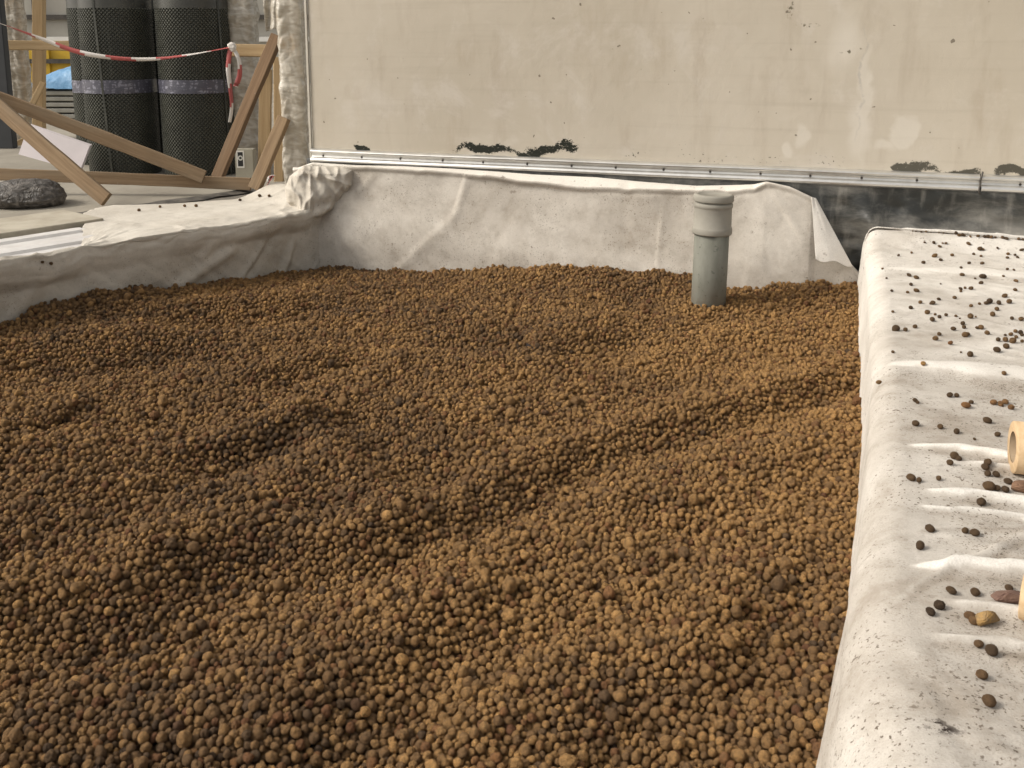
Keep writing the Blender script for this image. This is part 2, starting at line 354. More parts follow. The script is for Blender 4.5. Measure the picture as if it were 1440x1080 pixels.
# scattered pin holes and specks
base = m.mix(m.math('MULTIPLY', m.ramp(m.noise(v, 42, 2, .4), .735, .76), .8), base, (.14, .115, .085))
cr = m.maxs([E(1135, 32, 16, 4, .6), E(1195, 72, 18, 3, .6), E(1112, 10, 4, 16, .6)])
base = m.mix(m.math('MULTIPLY', cr, m.ramp(m.noise(v, 70, 3), .5, .6)), base, (.16, .14, .10))
m.bump(m.math('ADD', m.noise(v, 30, 6, .7), m.math('MULTIPLY', m.noise(v, 3, 4), 3.0)), .0022, .7)
M_wall = m.fin(base, .88, .25)
bm = bmesh.new(); vs = add_box(bm, 5.2, .18, 2.6, Matrix.Translation((2.6, .09, 1.0)))
bmesh.ops.bevel(bm, geom=list(bm.edges), offset=.006, segments=2, affect='EDGES')
wall = link('plaster_wall', bm_mesh('plaster_wall', bm), M_wall, None, Mw, smooth=False)
tag(wall, 'tall beige plastered wall with dark bitumen smears along its foot, behind the pebble bed', 'wall')
beadm = mat_simple('corner_bead', (.55, .52, .45), (.45, .42, .35), 8, .6)
bm = bmesh.new(); add_box(bm, .008, .010, 1.95, Matrix.Translation((-.005, -.002, .36 + .975)))
link('corner_bead', bm_mesh('corner_bead', bm), beadm, wall, Mw, smooth=False)

# parapets (masonry under the fleece) ------------------------------------
far = wp(5.2, .0, 0)
RNs = RN
r0 = Vector((rx(-.2), -.2, 0)) + RN * .15; r1 = Vector((rx(3.3), 3.3, 0)) + RN * .10
def isect_wall(p, d):
    t = ((W0 + WN * .02) - p).dot(WN) / d.dot(WN); return p + d * t
r1w = isect_wall(r1, RE)
box_between('parapet_wall', [r0, r0 + RN * 2.2, isect_wall(r0 + RN * 2.2, RE), r1w], -.3, TOP - .03, M_conc2,
            'concrete parapet under the pebble-strewn white fleece at the right of the bed', 'parapet')
l0 = lp(-1.4, -.015, 0); LWI = isect_wall(lp(0, -.015, 0), LE); LWO = lp(0, -.46, 0)
lend = (LWI - LA).dot(LE)
box_between('parapet_wall', [l0, lp(-1.4, -.66, 0), lp(lend + .20, -.66, 0), lp(lend + .02, -.12, 0), lp(lend - .16, -.03, 0)], -.3, TOP - .012, M_conc2,
            'concrete parapet partly covered with white fleece beside the timber barrier', 'parapet')
# deck outside
box_between('deck_slab', [lp(-6, -.675, 0), lp(-6, -14, 0), Vector((9, 22, 0)), Vector((9, 6, 0)), wp(2, -.2, 0), wp(-.02, -.2, 0), wp(-.02, .05, 0), lp(lend + .14, -.675, 0)], -.3, TOP - .02, M_conc,
            kind='structure')

# black waterproofing membrane below the rail ------------------------------
m = N('black_membrane'); v = m.coord()
d1 = m.ramp(m.noise(m.mapping(v, (1, 1, 2.5)), 4, 6, .7, .25), .42, .72); d2 = m.ramp(m.noise(m.mapping(v, (3, 3, .7)), 9, 4, .6), .5, .75); 
dst = m.math('ADD', m.math('MULTIPLY', d1, .5), m.math('MULTIPLY', d2, .35)); dst = m.math('ADD', dst, m.math('MULTIPLY', m.attr('dust'), .6))
cc = m.mix(m.math('MINIMUM', dst, 1.0), (.020, .021, .019), (.26, .245, .215)); m.bump(m.noise(v, 14, 4, .5), .006, .6)
M_memb = m.fin(cc, m.ramp(dst, 0, 1, .32, .7), .45)
ss = np.linspace(-.02, 4.6, 420); zz = np.linspace(0, 1, 46)
S, Zt = np.meshgrid(ss, zz, indexing='ij')
Z = .372 - Zt * (.372 + .05); below = np.clip((.372 - Z) / .2, 0, 1)
fold = np.zeros_like(S)
for px, am, wd, sl_ in ((1165, .035, .03, -.35), (1215, .045, .035, .28), (1262, .02, .03, .5), (1180, .02, .02, -.2)):
    s0, _ = wall_uv(px, 270); fold += am * np.exp(-((S - s0 - sl_ * (.36 - Z)) / wd) ** 2) * sstep(0, .12, .372 - Z)
wav = .018 * fbm(S * 4, Z * 9, 21, 4) + .008 * vnoise(S * 16, Z * 30 + .6 * S, 8)
s_r, _ = wall_uv(1225, 320)
flare = sstep(s_r - .02, s_r + .15, S)
D = .008 + (.018 + wav * sstep(0, .05, .372 - Z)) * below ** .5 + fold * below + flare * .05 * sstep(.10, .21, .372 - Z)
pts = np.array(W0)[None, None] + S[..., None] * np.array(WE) + D[..., None] * np.array(WN); pts[..., 2] = Z
dust = flare * sstep(.262, .205, Z) + .2 * np.exp(-((Z - .255 - .02 * np.sin(S * 9)) / .008) ** 2) * flare
memb = link('waterproof_membrane', grid_mesh('waterproof_membrane', pts[..., 0], pts[..., 1], pts[..., 2], {'dust': dust}), M_memb)
tag(memb, 'glossy black waterproofing membrane hanging under the metal rail, crumpled at right', 'membrane')

# rail ---------------------------------------------------------------------
M_rail = mat_simple('mill_aluminium', (.74, .73, .70), (.62, .61, .58), 12, .30, .5, .8, .0004, 80)
M_dark = mat_simple('dark_metal', (.05, .045, .04), (.09, .08, .07), 20, .6)
M_rail_w = mat_simple('white_profile', (.74, .72, .69), (.60, .57, .54), 9, .45, .5, .1)
prof = [(.001, 0), (.010, -.001), (.019, .005), (.021, .012), (.017, .019), (.007, .0225), (.006, .033), (.008, .036), (.018, .039), (.020, .046), (.011, .053), (.001, .055)]
def rail_mesh(s0, s1, seed):
    n = max(4, int((s1 - s0) / .1)); s = np.linspace(s0, s1, n + 1); A_, B_ = np.meshgrid(s, np.arange(len(prof)), indexing='ij')
    dd = np.array([p[0] for p in prof])[B_]; zz_ = np.array([p[1] for p in prof])[B_] + .355 + .0012 * vnoise(A_ * 2.3, A_ * 0, seed)
    p = np.array(W0)[None, None] + A_[..., None] * np.array(WE) + dd[..., None] * np.array(WN); p[..., 2] = zz_
    return grid_mesh('rail', p[..., 0], p[..., 1], p[..., 2])
sc_bm = bmesh.new(); lathe(sc_bm, [(.0042, 0), (.0039, .0015), (.002, .0026), (.001, .0026)], 12, cap=(True, True))
screw_me = bm_mesh('screw', sc_bm); screw_me.materials.append(M_dark)
s_cut, _ = wall_uv(1378, 258)
Ms = Matrix((WE, Vector((0, 0, 1)), WN)).transposed().to_4x4()
for (a, b, lb) in ((0.0, s_cut - .003, 'long aluminium rail screwed along the foot of the beige wall'), (s_cut + .003, 5.15, 'short end piece of the aluminium rail right of the dark joint')):
    r = link('wall_rail', rail_mesh(a, b, 3), M_rail); tag(r, lb, 'rail', 'aluminium rail pieces on the wall')
    md = r.modifiers.new('bevel', 'BEVEL'); md.width = .0015; md.segments = 2; md.limit_method = 'ANGLE'
    s = a + (.05 if a == 0 else .11)
    while s < b - .02:
        o = bpy.data.objects.new('screw', screw_me); col.objects.link(o); Mx = Ms.copy(); Mx.translation = wp(s, .0068, .355 + .028); o.matrix_world = Mx
        o.parent = r; s += .168 + random.uniform(-.01, .01)
# loop of dark wire round the joint
bm = bmesh.new()
pl = [wp(s_cut + .004, .012, .418), wp(s_cut + .002, .022, .408), wp(s_cut - .003, .020, .393), wp(s_cut + .001, .014, .383), wp(s_cut - .004, .022, .370), wp(s_cut - .002, .021, .352), wp(s_cut + .002, .010, .347)]
def tube(name, pl, r, mat, parent=None, n=8):
    cu = bpy.data.curves.new(name, 'CURVE'); cu.dimensions = '3D'; sp = cu.splines.new('NURBS'); sp.points.add(len(pl) - 1)
    for i, p in enumerate(pl): sp.points[i].co = (*p, 1)
    sp.order_u = 3; sp.use_endpoint_u = True; cu.bevel_depth = r; cu.bevel_resolution = 2; cu.resolution_u = 4
    o = bpy.data.objects.new(name, cu); dg = bpy.context.evaluated_depsgraph_get(); col.objects.link(o); dg.update()
    me = bpy.data.meshes.new_from_object(o.evaluated_get(dg)); bpy.data.objects.remove(o); bpy.data.curves.remove(cu)
    me.name = name; return link(name, me, mat, parent)
bm.free()
tag(tube('binding_wire', pl, .0028, M_dark), 'bit of dark wire looped over the joint of the aluminium rail', 'wire')

# ================================================================== FLEECE
def solid(o, t=.003):
    md = o.modifiers.new('thickness', 'SOLIDIFY'); md.thickness = t; md.offset = -1
# ---- right parapet fleece
ny2, nt2 = 560, 420
ys = np.linspace(-.15, 1, ny2)
# station along edge
ys = -.15 + (3.50 + .15) * np.linspace(0, 1, ny2) ** 1.15
tt = np.linspace(0, 1, nt2)
Yb, T = np.meshgrid(ys, tt, indexing='ij')
Rr = np.interp(Yb, [-.2, .8, 1.0, 1.3, 2, 3.5], [.10, .09, .075, .055, .050, .050])       # corner radius, wide near the camera
lean = np.interp(Yb, [-.2, 1.0, 1.6, 3.5], [.05, .035, .015, .02])
zt = TOP + .003 * fbm(Yb * 1.3, Yb * 0, 4)
vert = .12 + (zt - Rr); arc = Rr * math.pi / 2; flat = 1.45
L = vert + arc + flat; a = T ** 1.35 * L
tv = np.clip(a / vert, 0, 1); ta = np.clip((a - vert) / arc, 0, 1) * math.pi / 2; tf = np.clip(a - vert - arc, 0, None)
z = -.12 + tv * vert + Rr * np.sin(ta); t_ = (tv - .12 / vert) * lean + np.interp(Yb, [1.0, 1.4, 2.4, 3.4], [-.006, .004, .010, .006]) + Rr * (1 - np.cos(ta)) + tf
# normals of section
nzx = np.where(a < vert, -1, -np.cos(ta)); nzz = np.where(a < vert, 0, np.sin(ta))
along = Yb * 1.06
dis = .0035 * fbm(along * 6, a * 6, 31, 4) + .0012 * fbm(along * 30, a * 12, 33, 3)
face = 1 - sstep(vert * .9, vert + arc, a)
dis += face * (.004 * fbm(along * 2.6, a * 1.5, 35, 3))
topm = sstep(.0, .08, tf)
dis += topm * (.003 * fbm(along * 13, tf * 2.5, 36, 3) + .0035 * (1 - np.abs(fbm(along * 7 + tf * 3, tf * 2.2, 37, 3)) * 3).clip(0, 1) ** 3)
# fine lengthwise wrinkles near the far end
dis += topm * sstep(2.6, 3.2, Yb) * .0025 * fbm(along * 40, tf * 3, 38, 2)
dis += sstep(1.2, .9, Yb) * sstep(.3, 0, tf) * sstep(vert * .5, vert, a) * .006 * fbm(along * 9 + a * 14, a * 5 - along * 6, 41, 3)
dirt = .15 * fbm(along * 3, tf * 3, 44, 3)
X = rx(Yb) + t_ * RN.x; Yw = Yb + t_ * RN.y
# folds lying across the parapet, drawn between two photo points
folds = [((1258, 622), (1480, 662), .017, .012, -1.3), ((1340, 652), (1480, 672), .012, .008, -1.2), ((1284, 688), (1480, 716), .015, .011, -1.4), ((1264, 708), (1480, 737), .009, .007, -1.2), ((1262, 792), (1480, 812), .020, .013, -1.5),
         ((1308, 840), (1480, 878), .016, .010, -.7), ((1290, 884), (1480, 925), .013, .009, -.6), ((1235, 850), (1275, 832), .007, .005, -.2), ((1330, 1035), (1480, 1050), .008, .004, .0),
         ((1235, 508), (1480, 535), .050, .008, -.75), ((1235, 378), (1480, 392), .05, .005, -.5), ((1250, 336), (1480, 352), .022, .010, -.6), ((1240, 590), (1480, 600), .02, .003, 0.), ((1270, 745), (1480, 760), .02, .002, .5)]
for p, q, wd, am, dd in folds:
    A_ = P(*p, TOP); B_ = P(*q, TOP); ex, ey = B_.x - A_.x, B_.y - A_.y; LL = math.hypot(ex, ey); ex /= LL; ey /= LL
    al = (X - A_.x) * ex + (Yw - A_.y) * ey; ac = -(X - A_.x) * ey + (Yw - A_.y) * ex
    ac = ac + .006 * vnoise(al * 9, al * 0, 50) + .002 * vnoise(al * 35, al * 0, 51)
    g = sstep(-.01, .05, al) * (1 - .35 * sstep(.15, .6, al) * vnoise(al * 5, al * 0 + am * 100, 52) ** 2)
    prof_ = np.exp(-np.abs(ac / wd) ** 2.6); prof_ = np.exp(-np.abs(ac / (wd * (.25 + .75 * sstep(-.01, .22, al) + .18 * vnoise(al * 22, al * 0, 57)))) ** 2.2); ww = prof_ * g
    dis += am * ww * topm ** .5; dirt += dd * sstep(.25, .8, ww) + .35 * np.exp(-((ac + wd * 1.5) / (wd * .7)) ** 2) * g  # crests lightened for caught light and cleaner cloth, soil beside them
dirt += .60 * sstep(2.3, 1.3, Yw) * sstep(.02, .12, tf) * (.4 + .6 * (vnoise(X * 6, Yw * 6, 55) > -.3)) * .6 - .25 * sstep(vert + arc, vert, a)
dirt += -.42 * sstep(1.6, 2.5, Yw)  # lighter towards the far end
Zr = z + dis * nzz; X = X + dis * nzx * RN.x; Yw = Yw + dis * nzx * RN.y
# trim at the wall
dwall = (X - W0.x) * WN.x + (Yw - W0.y) * WN.y
lim = .072 + .02 * vnoise(X * 6, X * 0, 60) - .03 * face * 0
over = np.clip(lim - dwall, 0, None); X = X + over * WN.x; Yw = Yw + over * WN.y; Zr = Zr + np.clip(over * .10, 0, .008)
nw = (X - W0.x) * WN.x + (Yw - W0.y) * WN.y; Zr = Zr + .036 * sstep(.20, .075, nw) * (1 - .4 * sstep(.2, .9, (X - W0.x) * WE.x + (Yw - W0.y) * WE.y - 2.0)) * sstep(0, .05, a - vert)
fl_r = link('fleece_sheet', grid_mesh('fleece_sheet', X, Yw, Zr, {'dirt': dirt}), M_fleece_r)
tag(fl_r, 'white fleece over the right parapet, speckled with soil and scattered clay pebbles', 'fleece sheet')
solid(fl_r, .002)

# ---- left parapet fleece
nu, nv = 520, 150
u = np.linspace(-1.3, lend + .03, nu); vv_ = np.linspace(0, 1, nv)
U, Vv = np.meshgrid(u, vv_, indexing='ij')
u0 = (P(112, 330, TOP) - LA).dot(LE)
# inner drop: lip then recessed drape
lipd = .018 + .010 * np.sin(U * 7 + 1) + .012 * fbm(U * 3, U * 0, 71, 3)
lipz = .052 + .018 * fbm(U * 2.2, U * 0 + 4, 72, 3) - .018 * sstep(.5, 1.1, U)
wtop = np.where(U < .58, np.clip((U - .245) / .56, .02, 1), np.interp(U, [.58, .73, .89, 1.1, 1.31, 1.6], [.60, .655, .50, .41, .36, .30])) + .008 * vnoise(U * 40, U * 0, 73) * (U < .7) + .012 * vnoise(U * 9, U * 0, 83)
wtop = wtop + .02 * vnoise(U * 60, U * 0, 74) * np.exp(-((U - .60) / .05) ** 2)
s1 = .45; s2 = .60
p1 = np.clip(Vv / s1, 0, 1)                                   # top: outer edge -> inner edge
p2 = np.clip((Vv - s1) / (s2 - s1), 0, 1)                     # over the lip
p3 = np.clip((Vv - s2) / (1 - s2), 0, 1)
tf_ = TOP + .0 * U
dD = -wtop * (1 - p1) + lipd * np.sin(p2 * math.pi * .62) * 1.05 - (lipd * 1.0) * sstep(0, .16, p3) + .05 * 0 * p3
zz_ = tf_ - lipz * (1 - np.cos(p2 * math.pi * .5)) - (.32 - lipz) * p3
wr = .0055 * fbm(U * 5, dD * 7, 75, 4) * p1 + .0045 * fbm(U * 16, Vv * 5, 76, 3) * p1
wr += .006 * fbm(U * 3.5 + 2, Vv * 16, 79, 3) * p1 * (1 - p2)
wr += p1 * .006 * ((1 - np.abs(fbm(U * 4.5 + dD * 5, dD * 6 - U * 1.5, 85, 3)) * 3.2).clip(0, 1) ** 2 - .3) + (p2 > 0) * (1 - sstep(0, .25, p3)) * sstep(0, .3, p2) * .008 * fbm(U * 13, p2 * 1.5 + p3 * 3, 86, 3)
lipc = .010 * fbm(U * 9, p2 * 2, 87, 3) * np.sin(np.clip(p2, 0, 1) * math.pi) ; dD = dD + lipc
drape = p3 * (.004 * (1 - np.abs(fbm(U * 7 - zz_ * 8, zz_ * 5, 89, 3)) * 4).clip(0, 1) ** 2 + .014 * fbm(U * 6 - zz_ * 9, zz_ * 3, 77, 3)) + .005 * fbm(U * 16 + zz_ * 20, zz_ * 6, 78, 2) * sstep(0, .2, p3)
for px, py, px2, py2, am, wd in ((330, 350, 255, 402, .016, .022), (372, 345, 338, 396, .012, .016), (392, 325, 345, 392, -.012, .016), (412, 340, 398, 384, .014, .014), (300, 345, 285, 360, .01, .02), (60, 395, 20, 440, .01, .03)):
    a1 = V(px, py, LA, LB); a2 = V(px2, py2, LA, LB); ua, za = (a1 - LA).dot(LE), a1.z; ub, zb = (a2 - LA).dot(LE), a2.z
    LL = math.hypot(ub - ua, zb - za); ex, ey = (ub - ua) / LL, (zb - za) / LL
    al = (U - ua) * ex + (zz_ - za) * ey; ac = -(U - ua) * ey + (zz_ - za) * ex
    drape = drape + am * np.exp(-(ac / wd) ** 2) * sstep(-.03, .04, al) * sstep(LL + .06, LL - .02, al) * (p3 > 0)
dD = dD + drape; zz_ = zz_ + np.maximum(wr, -.009) * (1 - sstep(0, .2, p3)) + .004
# rises towards the corner bunch
rise = sstep(lend - .16, lend + .02, U); zz_ = zz_ + rise * .05 * (1 - p3)
# scrap hanging over left of the rail
p = np.array(LA)[None, None] + U[..., None] * np.array(LE) + dD[..., None] * np.array(LN); p[..., 2] = zz_
dl = .25 * fbm(U * 4, Vv * 6, 80, 3) + .35 * sstep(0, .4, p3) - .35 * (p1 < 1)  # top lightened, drape below the lip darkened in colour as painted shade
fl_l = link('fleece_sheet', grid_mesh('fleece_sheet', p[..., 0], p[..., 1], p[..., 2], {'dirt': dl}), M_fleece_l)
tag(fl_l, 'rumpled white fleece draped over the left parapet with a torn left end', 'fleece sheet'); solid(fl_l, .002)

# ---- back fleece: folded back at its top edge, hanging in front of the membrane
tc = [(420, 240), (440, 231), (500, 236), (560, 237), (640, 243), (700, 249), (740, 255), (800, 262), (900, 267), (975, 267), (1020, 269), (1060, 266), (1078, 257), (1110, 264), (1142, 279), (1150, 300), (1170, 335), (1196, 372), (1215, 392)]
bc = [(420, 236), (440, 229), (500, 233), (560, 234), (640, 238), (700, 242), (750, 246), (840, 250), (900, 256), (980, 262), (1030, 261), (1060, 260), (1078, 256), (1110, 263), (1142, 278), (1150, 299), (1170, 334), (1196, 371), (1215, 391)]
nb, nr = 620, 120
pxs = np.linspace(412, 1213, nb)
yt = np.interp(pxs, [q[0] for q in tc], [q[1] for q in tc]); yb_ = np.interp(pxs, [q[0] for q in bc], [q[1] for q in bc])
yt = yt + 1.2 * vnoise(pxs / 14, pxs * 0, 90)
offt = .062
F = np.array([tuple(VW(a, b, offt)) for a, b in zip(pxs, yt)]); Bk = np.array([tuple(VW(a, b, .026)) for a, b in zip(pxs, yb_)])
Sf = (F - np.array(W0)) @ np.array(WE); Sb = (Bk - np.array(W0)) @ np.array(WE)
nbk = 14
X3 = np.zeros((nb, nbk + nr)); Y3 = X3.copy(); Z3 = X3.copy()
for j in range(nbk):
    q = j / nbk; pp = Bk * (1 - q) + F * q; lift = .004 * math.sin(q * math.pi) * np.clip((F[:, 2] - Bk[:, 2]) / -.02, 0, 1)
    X3[:, j], Y3[:, j], Z3[:, j] = pp[:, 0], pp[:, 1], pp[:, 2] + lift
for j in range(nr):
    q = j / (nr - 1); zt_ = F[:, 2]; z_ = zt_ + (-.12 - zt_) * q; drop = zt_ - z_
    off = offt + .045 * sstep(0, .30, drop) - .008 * sstep(0, .02, drop) + (.010 * fbm(Sf * 3.2 + z_ * 2.5, z_ * 4, 91, 3) + .0035 * fbm(Sf * 12 + z_ * 7, z_ * 9, 92, 3)) * sstep(0, .03, drop)
    for px, py, px2, py2, am, wd in ((655, 245, 640, 300, .014, .018), (645, 300, 565, 376, .012, .028), (480, 270, 500, 380, .010, .04), (930, 300, 925, 380, .007, .012), (740, 290, 700, 372, .006, .05), (1085, 270, 1125, 330, .012, .016), (1060, 300, 1050, 400, .006, .03), (520, 250, 470, 300, .012, .02)):
        a1 = VW(px, py, .08); a2 = VW(px2, py2, .08); ua, za = (a1 - W0).dot(WE), a1.z; ub, zb = (a2 - W0).dot(WE), a2.z
        LL = math.hypot(ub - ua, zb - za); ex, ey = (ub - ua) / LL, (zb - za) / LL
        al = (Sf - ua) * ex + (z_ - za) * ey; ac = -(Sf - ua) * ey + (z_ - za) * ex
        off = off + am * np.where(ac > 0, np.exp(-(ac / wd) ** 2), np.exp(-(ac / (wd * .6)) ** 2)) * .32 * sstep(-.05, .06, al) * sstep(LL + .05, LL - .01, al)
    # keep the sheet on the sight line it has in the photo: slide inside a plane at this offset
    X3[:, nbk + j] = W0.x + WE.x * Sf + WN.x * off; Y3[:, nbk + j] = W0.y + WE.y * Sf + WN.y * off; Z3[:, nbk + j] = z_
db = .3 * fbm(X3 * 5, Z3 * 8, 95, 3); db[:, :nbk] -= 1.0  # upward-facing top strip lightened, standing for light from above
db += .35 * np.exp(-((X3 + .70) / .05) ** 2) * (Z3 < .2)  # darker upright band beside the left corner
fl_b = link('fleece_sheet', grid_mesh('fleece_sheet', X3, Y3, Z3, {'dirt': db}), M_fleece_b)
tag(fl_b, 'long white fleece hanging below the rail behind the pebbles and grey pipe', 'fleece sheet'); solid(fl_b, .002)
# triangular flap at its right end, colour lightened for the light it catches
def patch(name, corners, n1, n2, fn, mat, parent, dirt_lightv=-1.0, th=.002):
    A_, B_ = np.meshgrid(np.linspace(0, 1, n1), np.linspace(0, 1, n2), indexing='ij')
    c = [np.array(tuple(k)) for k in corners]
    pp = (c[0] * (1 - A_[..., None]) + c[1] * A_[..., None]) * (1 - B_[..., None]) + (c[3] * (1 - A_[..., None]) + c[2] * A_[..., None]) * B_[..., None]
    pp = pp + fn(A_, B_)
    o = link(name, grid_mesh(name, pp[..., 0], pp[..., 1], pp[..., 2], {'dirt': A_ * 0 + dirt_lightv}), mat, parent); solid(o, th); return o
wn = np.array(WN); wz = np.array((0, 0, 1.))
patch('folded_flap', [VW(1141, 277, .092), VW(1147, 279, .085), VW(1199, 374, .085), VW(1147, 364, .115)], 30, 60,
      lambda a, b: ((.010 * np.sin(a * 3.1) * b + .003 * fbm(a * 3, b * 3, 3, 2))[..., None] * wn - (.006 * np.sin(a * 9) * b ** 3)[..., None] * wz), M_fleece_r, fl_b, -1.3)
# gathered bunch where the fleeces meet in the corner
def ray_pt(px, py, Y): return Q(px, py, Y)
nA, nB = 130, 130
A_, B_ = np.meshgrid(np.linspace(0, 1, nA), np.linspace(0, 1, nB), indexing='ij')
lx = np.interp(B_, [0, .18, .4, .62, .8, 1], [428, 408, 401, 404, 420, 432]); rx_ = np.interp(B_, [0, .3, .55, .75, .9, 1], [500, 496, 480, 470, 452, 436])
yl = 233 + B_ * 82; yr = 236 + B_ * 76
PX = lx * (1 - A_) + rx_ * A_; PY = yl * (1 - A_) + yr * A_
ang = np.arctan2(PX - 436, PY - 205)
warpn = vnoise(PX / 26, PY / 30, 5)
rid = np.abs(np.sin(ang * 4.2 + 1.3 * warpn + .4)); rid2 = np.abs(vnoise(PX / 13 + 3, PY / 22 - PX / 30, 98))
edge = np.clip(np.minimum(np.minimum(A_, 1 - A_) * 7, np.minimum(B_, 1 - B_) * 8), 0, 1) ** .5
Yd = 3.735 - .050 * edge - .03 * B_ * np.sin(A_ * math.pi) + .034 * (rid - .5) * (.25 + .75 * B_) + .022 * rid2 + .010 * fbm(PX / 20, PY / 26, 96, 3)
gx = (PX - 720) / FPX; gy = (PY - CY) / FPX; ryy = _c - gy * _s; rzz = -_s - gy * _c; tq = Yd / ryy
o = link('gathered_fold', grid_mesh('gathered_fold', gx * tq, Yd, H + rzz * tq, {'dirt': .35 * fbm(PX / 9, PY / 9, 97, 3) - .2}), M_fleece_l, fl_b); solid(o, .002)
o['label'] = 'crumpled bunch of fleece in the corner'
# small hanging tongue below the bunch
t0 = P(434, 300, .15)
def tongue(a, b):
    return ((.006 * np.cos((a - .5) * 5))[..., None] * wn)
patch('gathered_fold', [VW(426, 283, .15), VW(441, 283, .15), VW(435, 342, .13), VW(433, 342, .13)], 10, 30, tongue, M_fleece_l, fl_b, -.3)

# ================================================================== PEBBLE BED
def pack(T=.8, depth=.030, iters=150):
    n = int(T * T * depth * .66 / 0.70e-6)
    r = np.clip(rng.lognormal(math.log(.0049), .20, n), .0032, .0092); r[rng.random(n) < .012] *= 1.4
    p = rng.random((n, 3)) * (T, T, depth * 1.25); cs = .0225; nc = int(T / cs); cs = T / nc; pr = None
    for it in range(iters):
        if it % 8 == 0:
            c = np.floor(p[:, :2] / cs).astype(int) % nc; key = c[:, 0] * nc + c[:, 1]; order = np.argsort(key, kind='stable'); ks = key[order]
            start = np.searchsorted(ks, np.arange(nc * nc)); end = np.searchsorted(ks, np.arange(nc * nc), side='right')
            I = []; J = []
            for dx, dy in ((0, 0), (1, 0), (0, 1), (1, 1), (1, -1)):
                nk = ((c[:, 0] + dx) % nc) * nc + (c[:, 1] + dy) % nc; s_, e_ = start[nk], end[nk]; mx = (e_ - s_).max()
                for q in range(mx):
                    ok = s_ + q < e_; ii = np.nonzero(ok)[0]; jj = order[(s_ + q)[ok]]
                    if dx == 0 and dy == 0: k = ii < jj; ii, jj = ii[k], jj[k]
                    dd = p[ii] - p[jj]; dd[:, :2] -= T * np.round(dd[:, :2] / T); k = (dd ** 2).sum(1) < (r[ii] + r[jj] + .004) ** 2
                    I.append(ii[k]); J.append(jj[k])
            I = np.concatenate(I); J = np.concatenate(J)
        p[:, 2] -= .00035 if it < iters * .75 else .0001
        d = p[I] - p[J]; d[:, :2] -= T * np.round(d[:, :2] / T); l = np.sqrt((d ** 2).sum(1)) + 1e-9; ov = (r[I] + r[J]) * 1.03 - l; k = ov > 0
        mv = (d[k] / l[k, None]) * (ov[k, None] * .42)
        for ax in range(3):
            p[:, ax] += np.bincount(I[k], mv[:, ax], n) * .75 - np.bincount(J[k], mv[:, ax], n) * .75
        p[:, :2] %= T; p[:, 2] = np.maximum(p[:, 2], r * .9)
    return p, r
T = .8
pp, pr = pack(T)
ztop = np.percentile(pp[:, 2], 93)
allp = []; allr = []
for i in range(-4, 3):
    for j in range(0, 6):
        x = pp[:, 0] + i * T; y = pp[:, 1] + j * T
        # stay inside the bed and inside what a camera near the photo's can see
        ok = inside(x, y, .006) & (y > .45) & (x > -.62 * y - .75) & (x > -2.6)
        x, y, z, r = x[ok], y[ok], pp[ok, 2], pr[ok]
        if len(x): allp.append(np.stack([x, y, z - ztop], 1)); allr.append(r)
ap = np.concatenate(allp); ar = np.concatenate(allr)
# keep pebbles out of the pipe
PC = P(996, 424, 0.0)
kk = np.hypot(ap[:, 0] - PC.x, ap[:, 1] - PC.y) > .055; ap = ap[kk]; ar = ar[kk]
ap[:, 2] += hfield(ap[:, 0], ap[:, 1])
nP = len(ap); print('pebbles', nP)
ar = ar * (1 + rng.normal(0, .05, nP))
# dusty and clean patches in the fill (as tipped out of different sacks)
patchn = .60 * fbm(ap[:, 0] * 2.2 + 5, ap[:, 1] * 2.2, 120, 3) + .30 * fbm(ap[:, 0] * 7, ap[:, 1] * 7, 125, 2)
warm = sstep(-1.2, 1.0, ap[:, 0]) * .24 - .07
tint = np.clip(.63 + patchn * .45 + warm + rng.normal(0, .17, nP), .04, 1)
red = rng.random(nP)
me = bpy.data.meshes.new('clay_pebbles'); me.vertices.add(nP); me.vertices.foreach_set('co', ap.astype(np.float32).reshape(-1)); me.update()
for k, a_ in (('rad', ar), ('tint', tint), ('red', red)):
    at = me.attributes.new(k, 'FLOAT', 'POINT'); at.data.foreach_set('value', a_.astype(np.float32))
at = me.attributes.new('vidx', 'INT', 'POINT'); at.data.foreach_set('value', rng.integers(0, 8, nP).astype(np.int32))
at = me.attributes.new('rot', 'FLOAT_VECTOR', 'POINT'); at.data.foreach_set('vector', (rng.random((nP, 3)) * 6.283).astype(np.float32).reshape(-1))
bed = link('clay_pebbles', me, smooth=False)
tag(bed, 'undulating fill of brown expanded clay pebbles covering the planting bed', 'pebbles', None, 'stuff')
variants = []
ng = bpy.data.node_groups.new('pebble_fill', 'GeometryNodeTree')
ng.interface.new_socket('Geometry', in_out='INPUT', socket_type='NodeSocketGeometry'); ng.interface.new_socket('Geometry', in_out='OUTPUT', socket_type='NodeSocketGeometry')
gi = ng.nodes.new('NodeGroupInput'); go = ng.nodes.new('NodeGroupOutput')
m2p = ng.nodes.new('GeometryNodeMeshToPoints'); iop = ng.nodes.new('GeometryNodeInstanceOnPoints'); g2i = ng.nodes.new('GeometryNodeGeometryToInstance')
pmesh = [pebble_mesh(k) for k in range(8)]
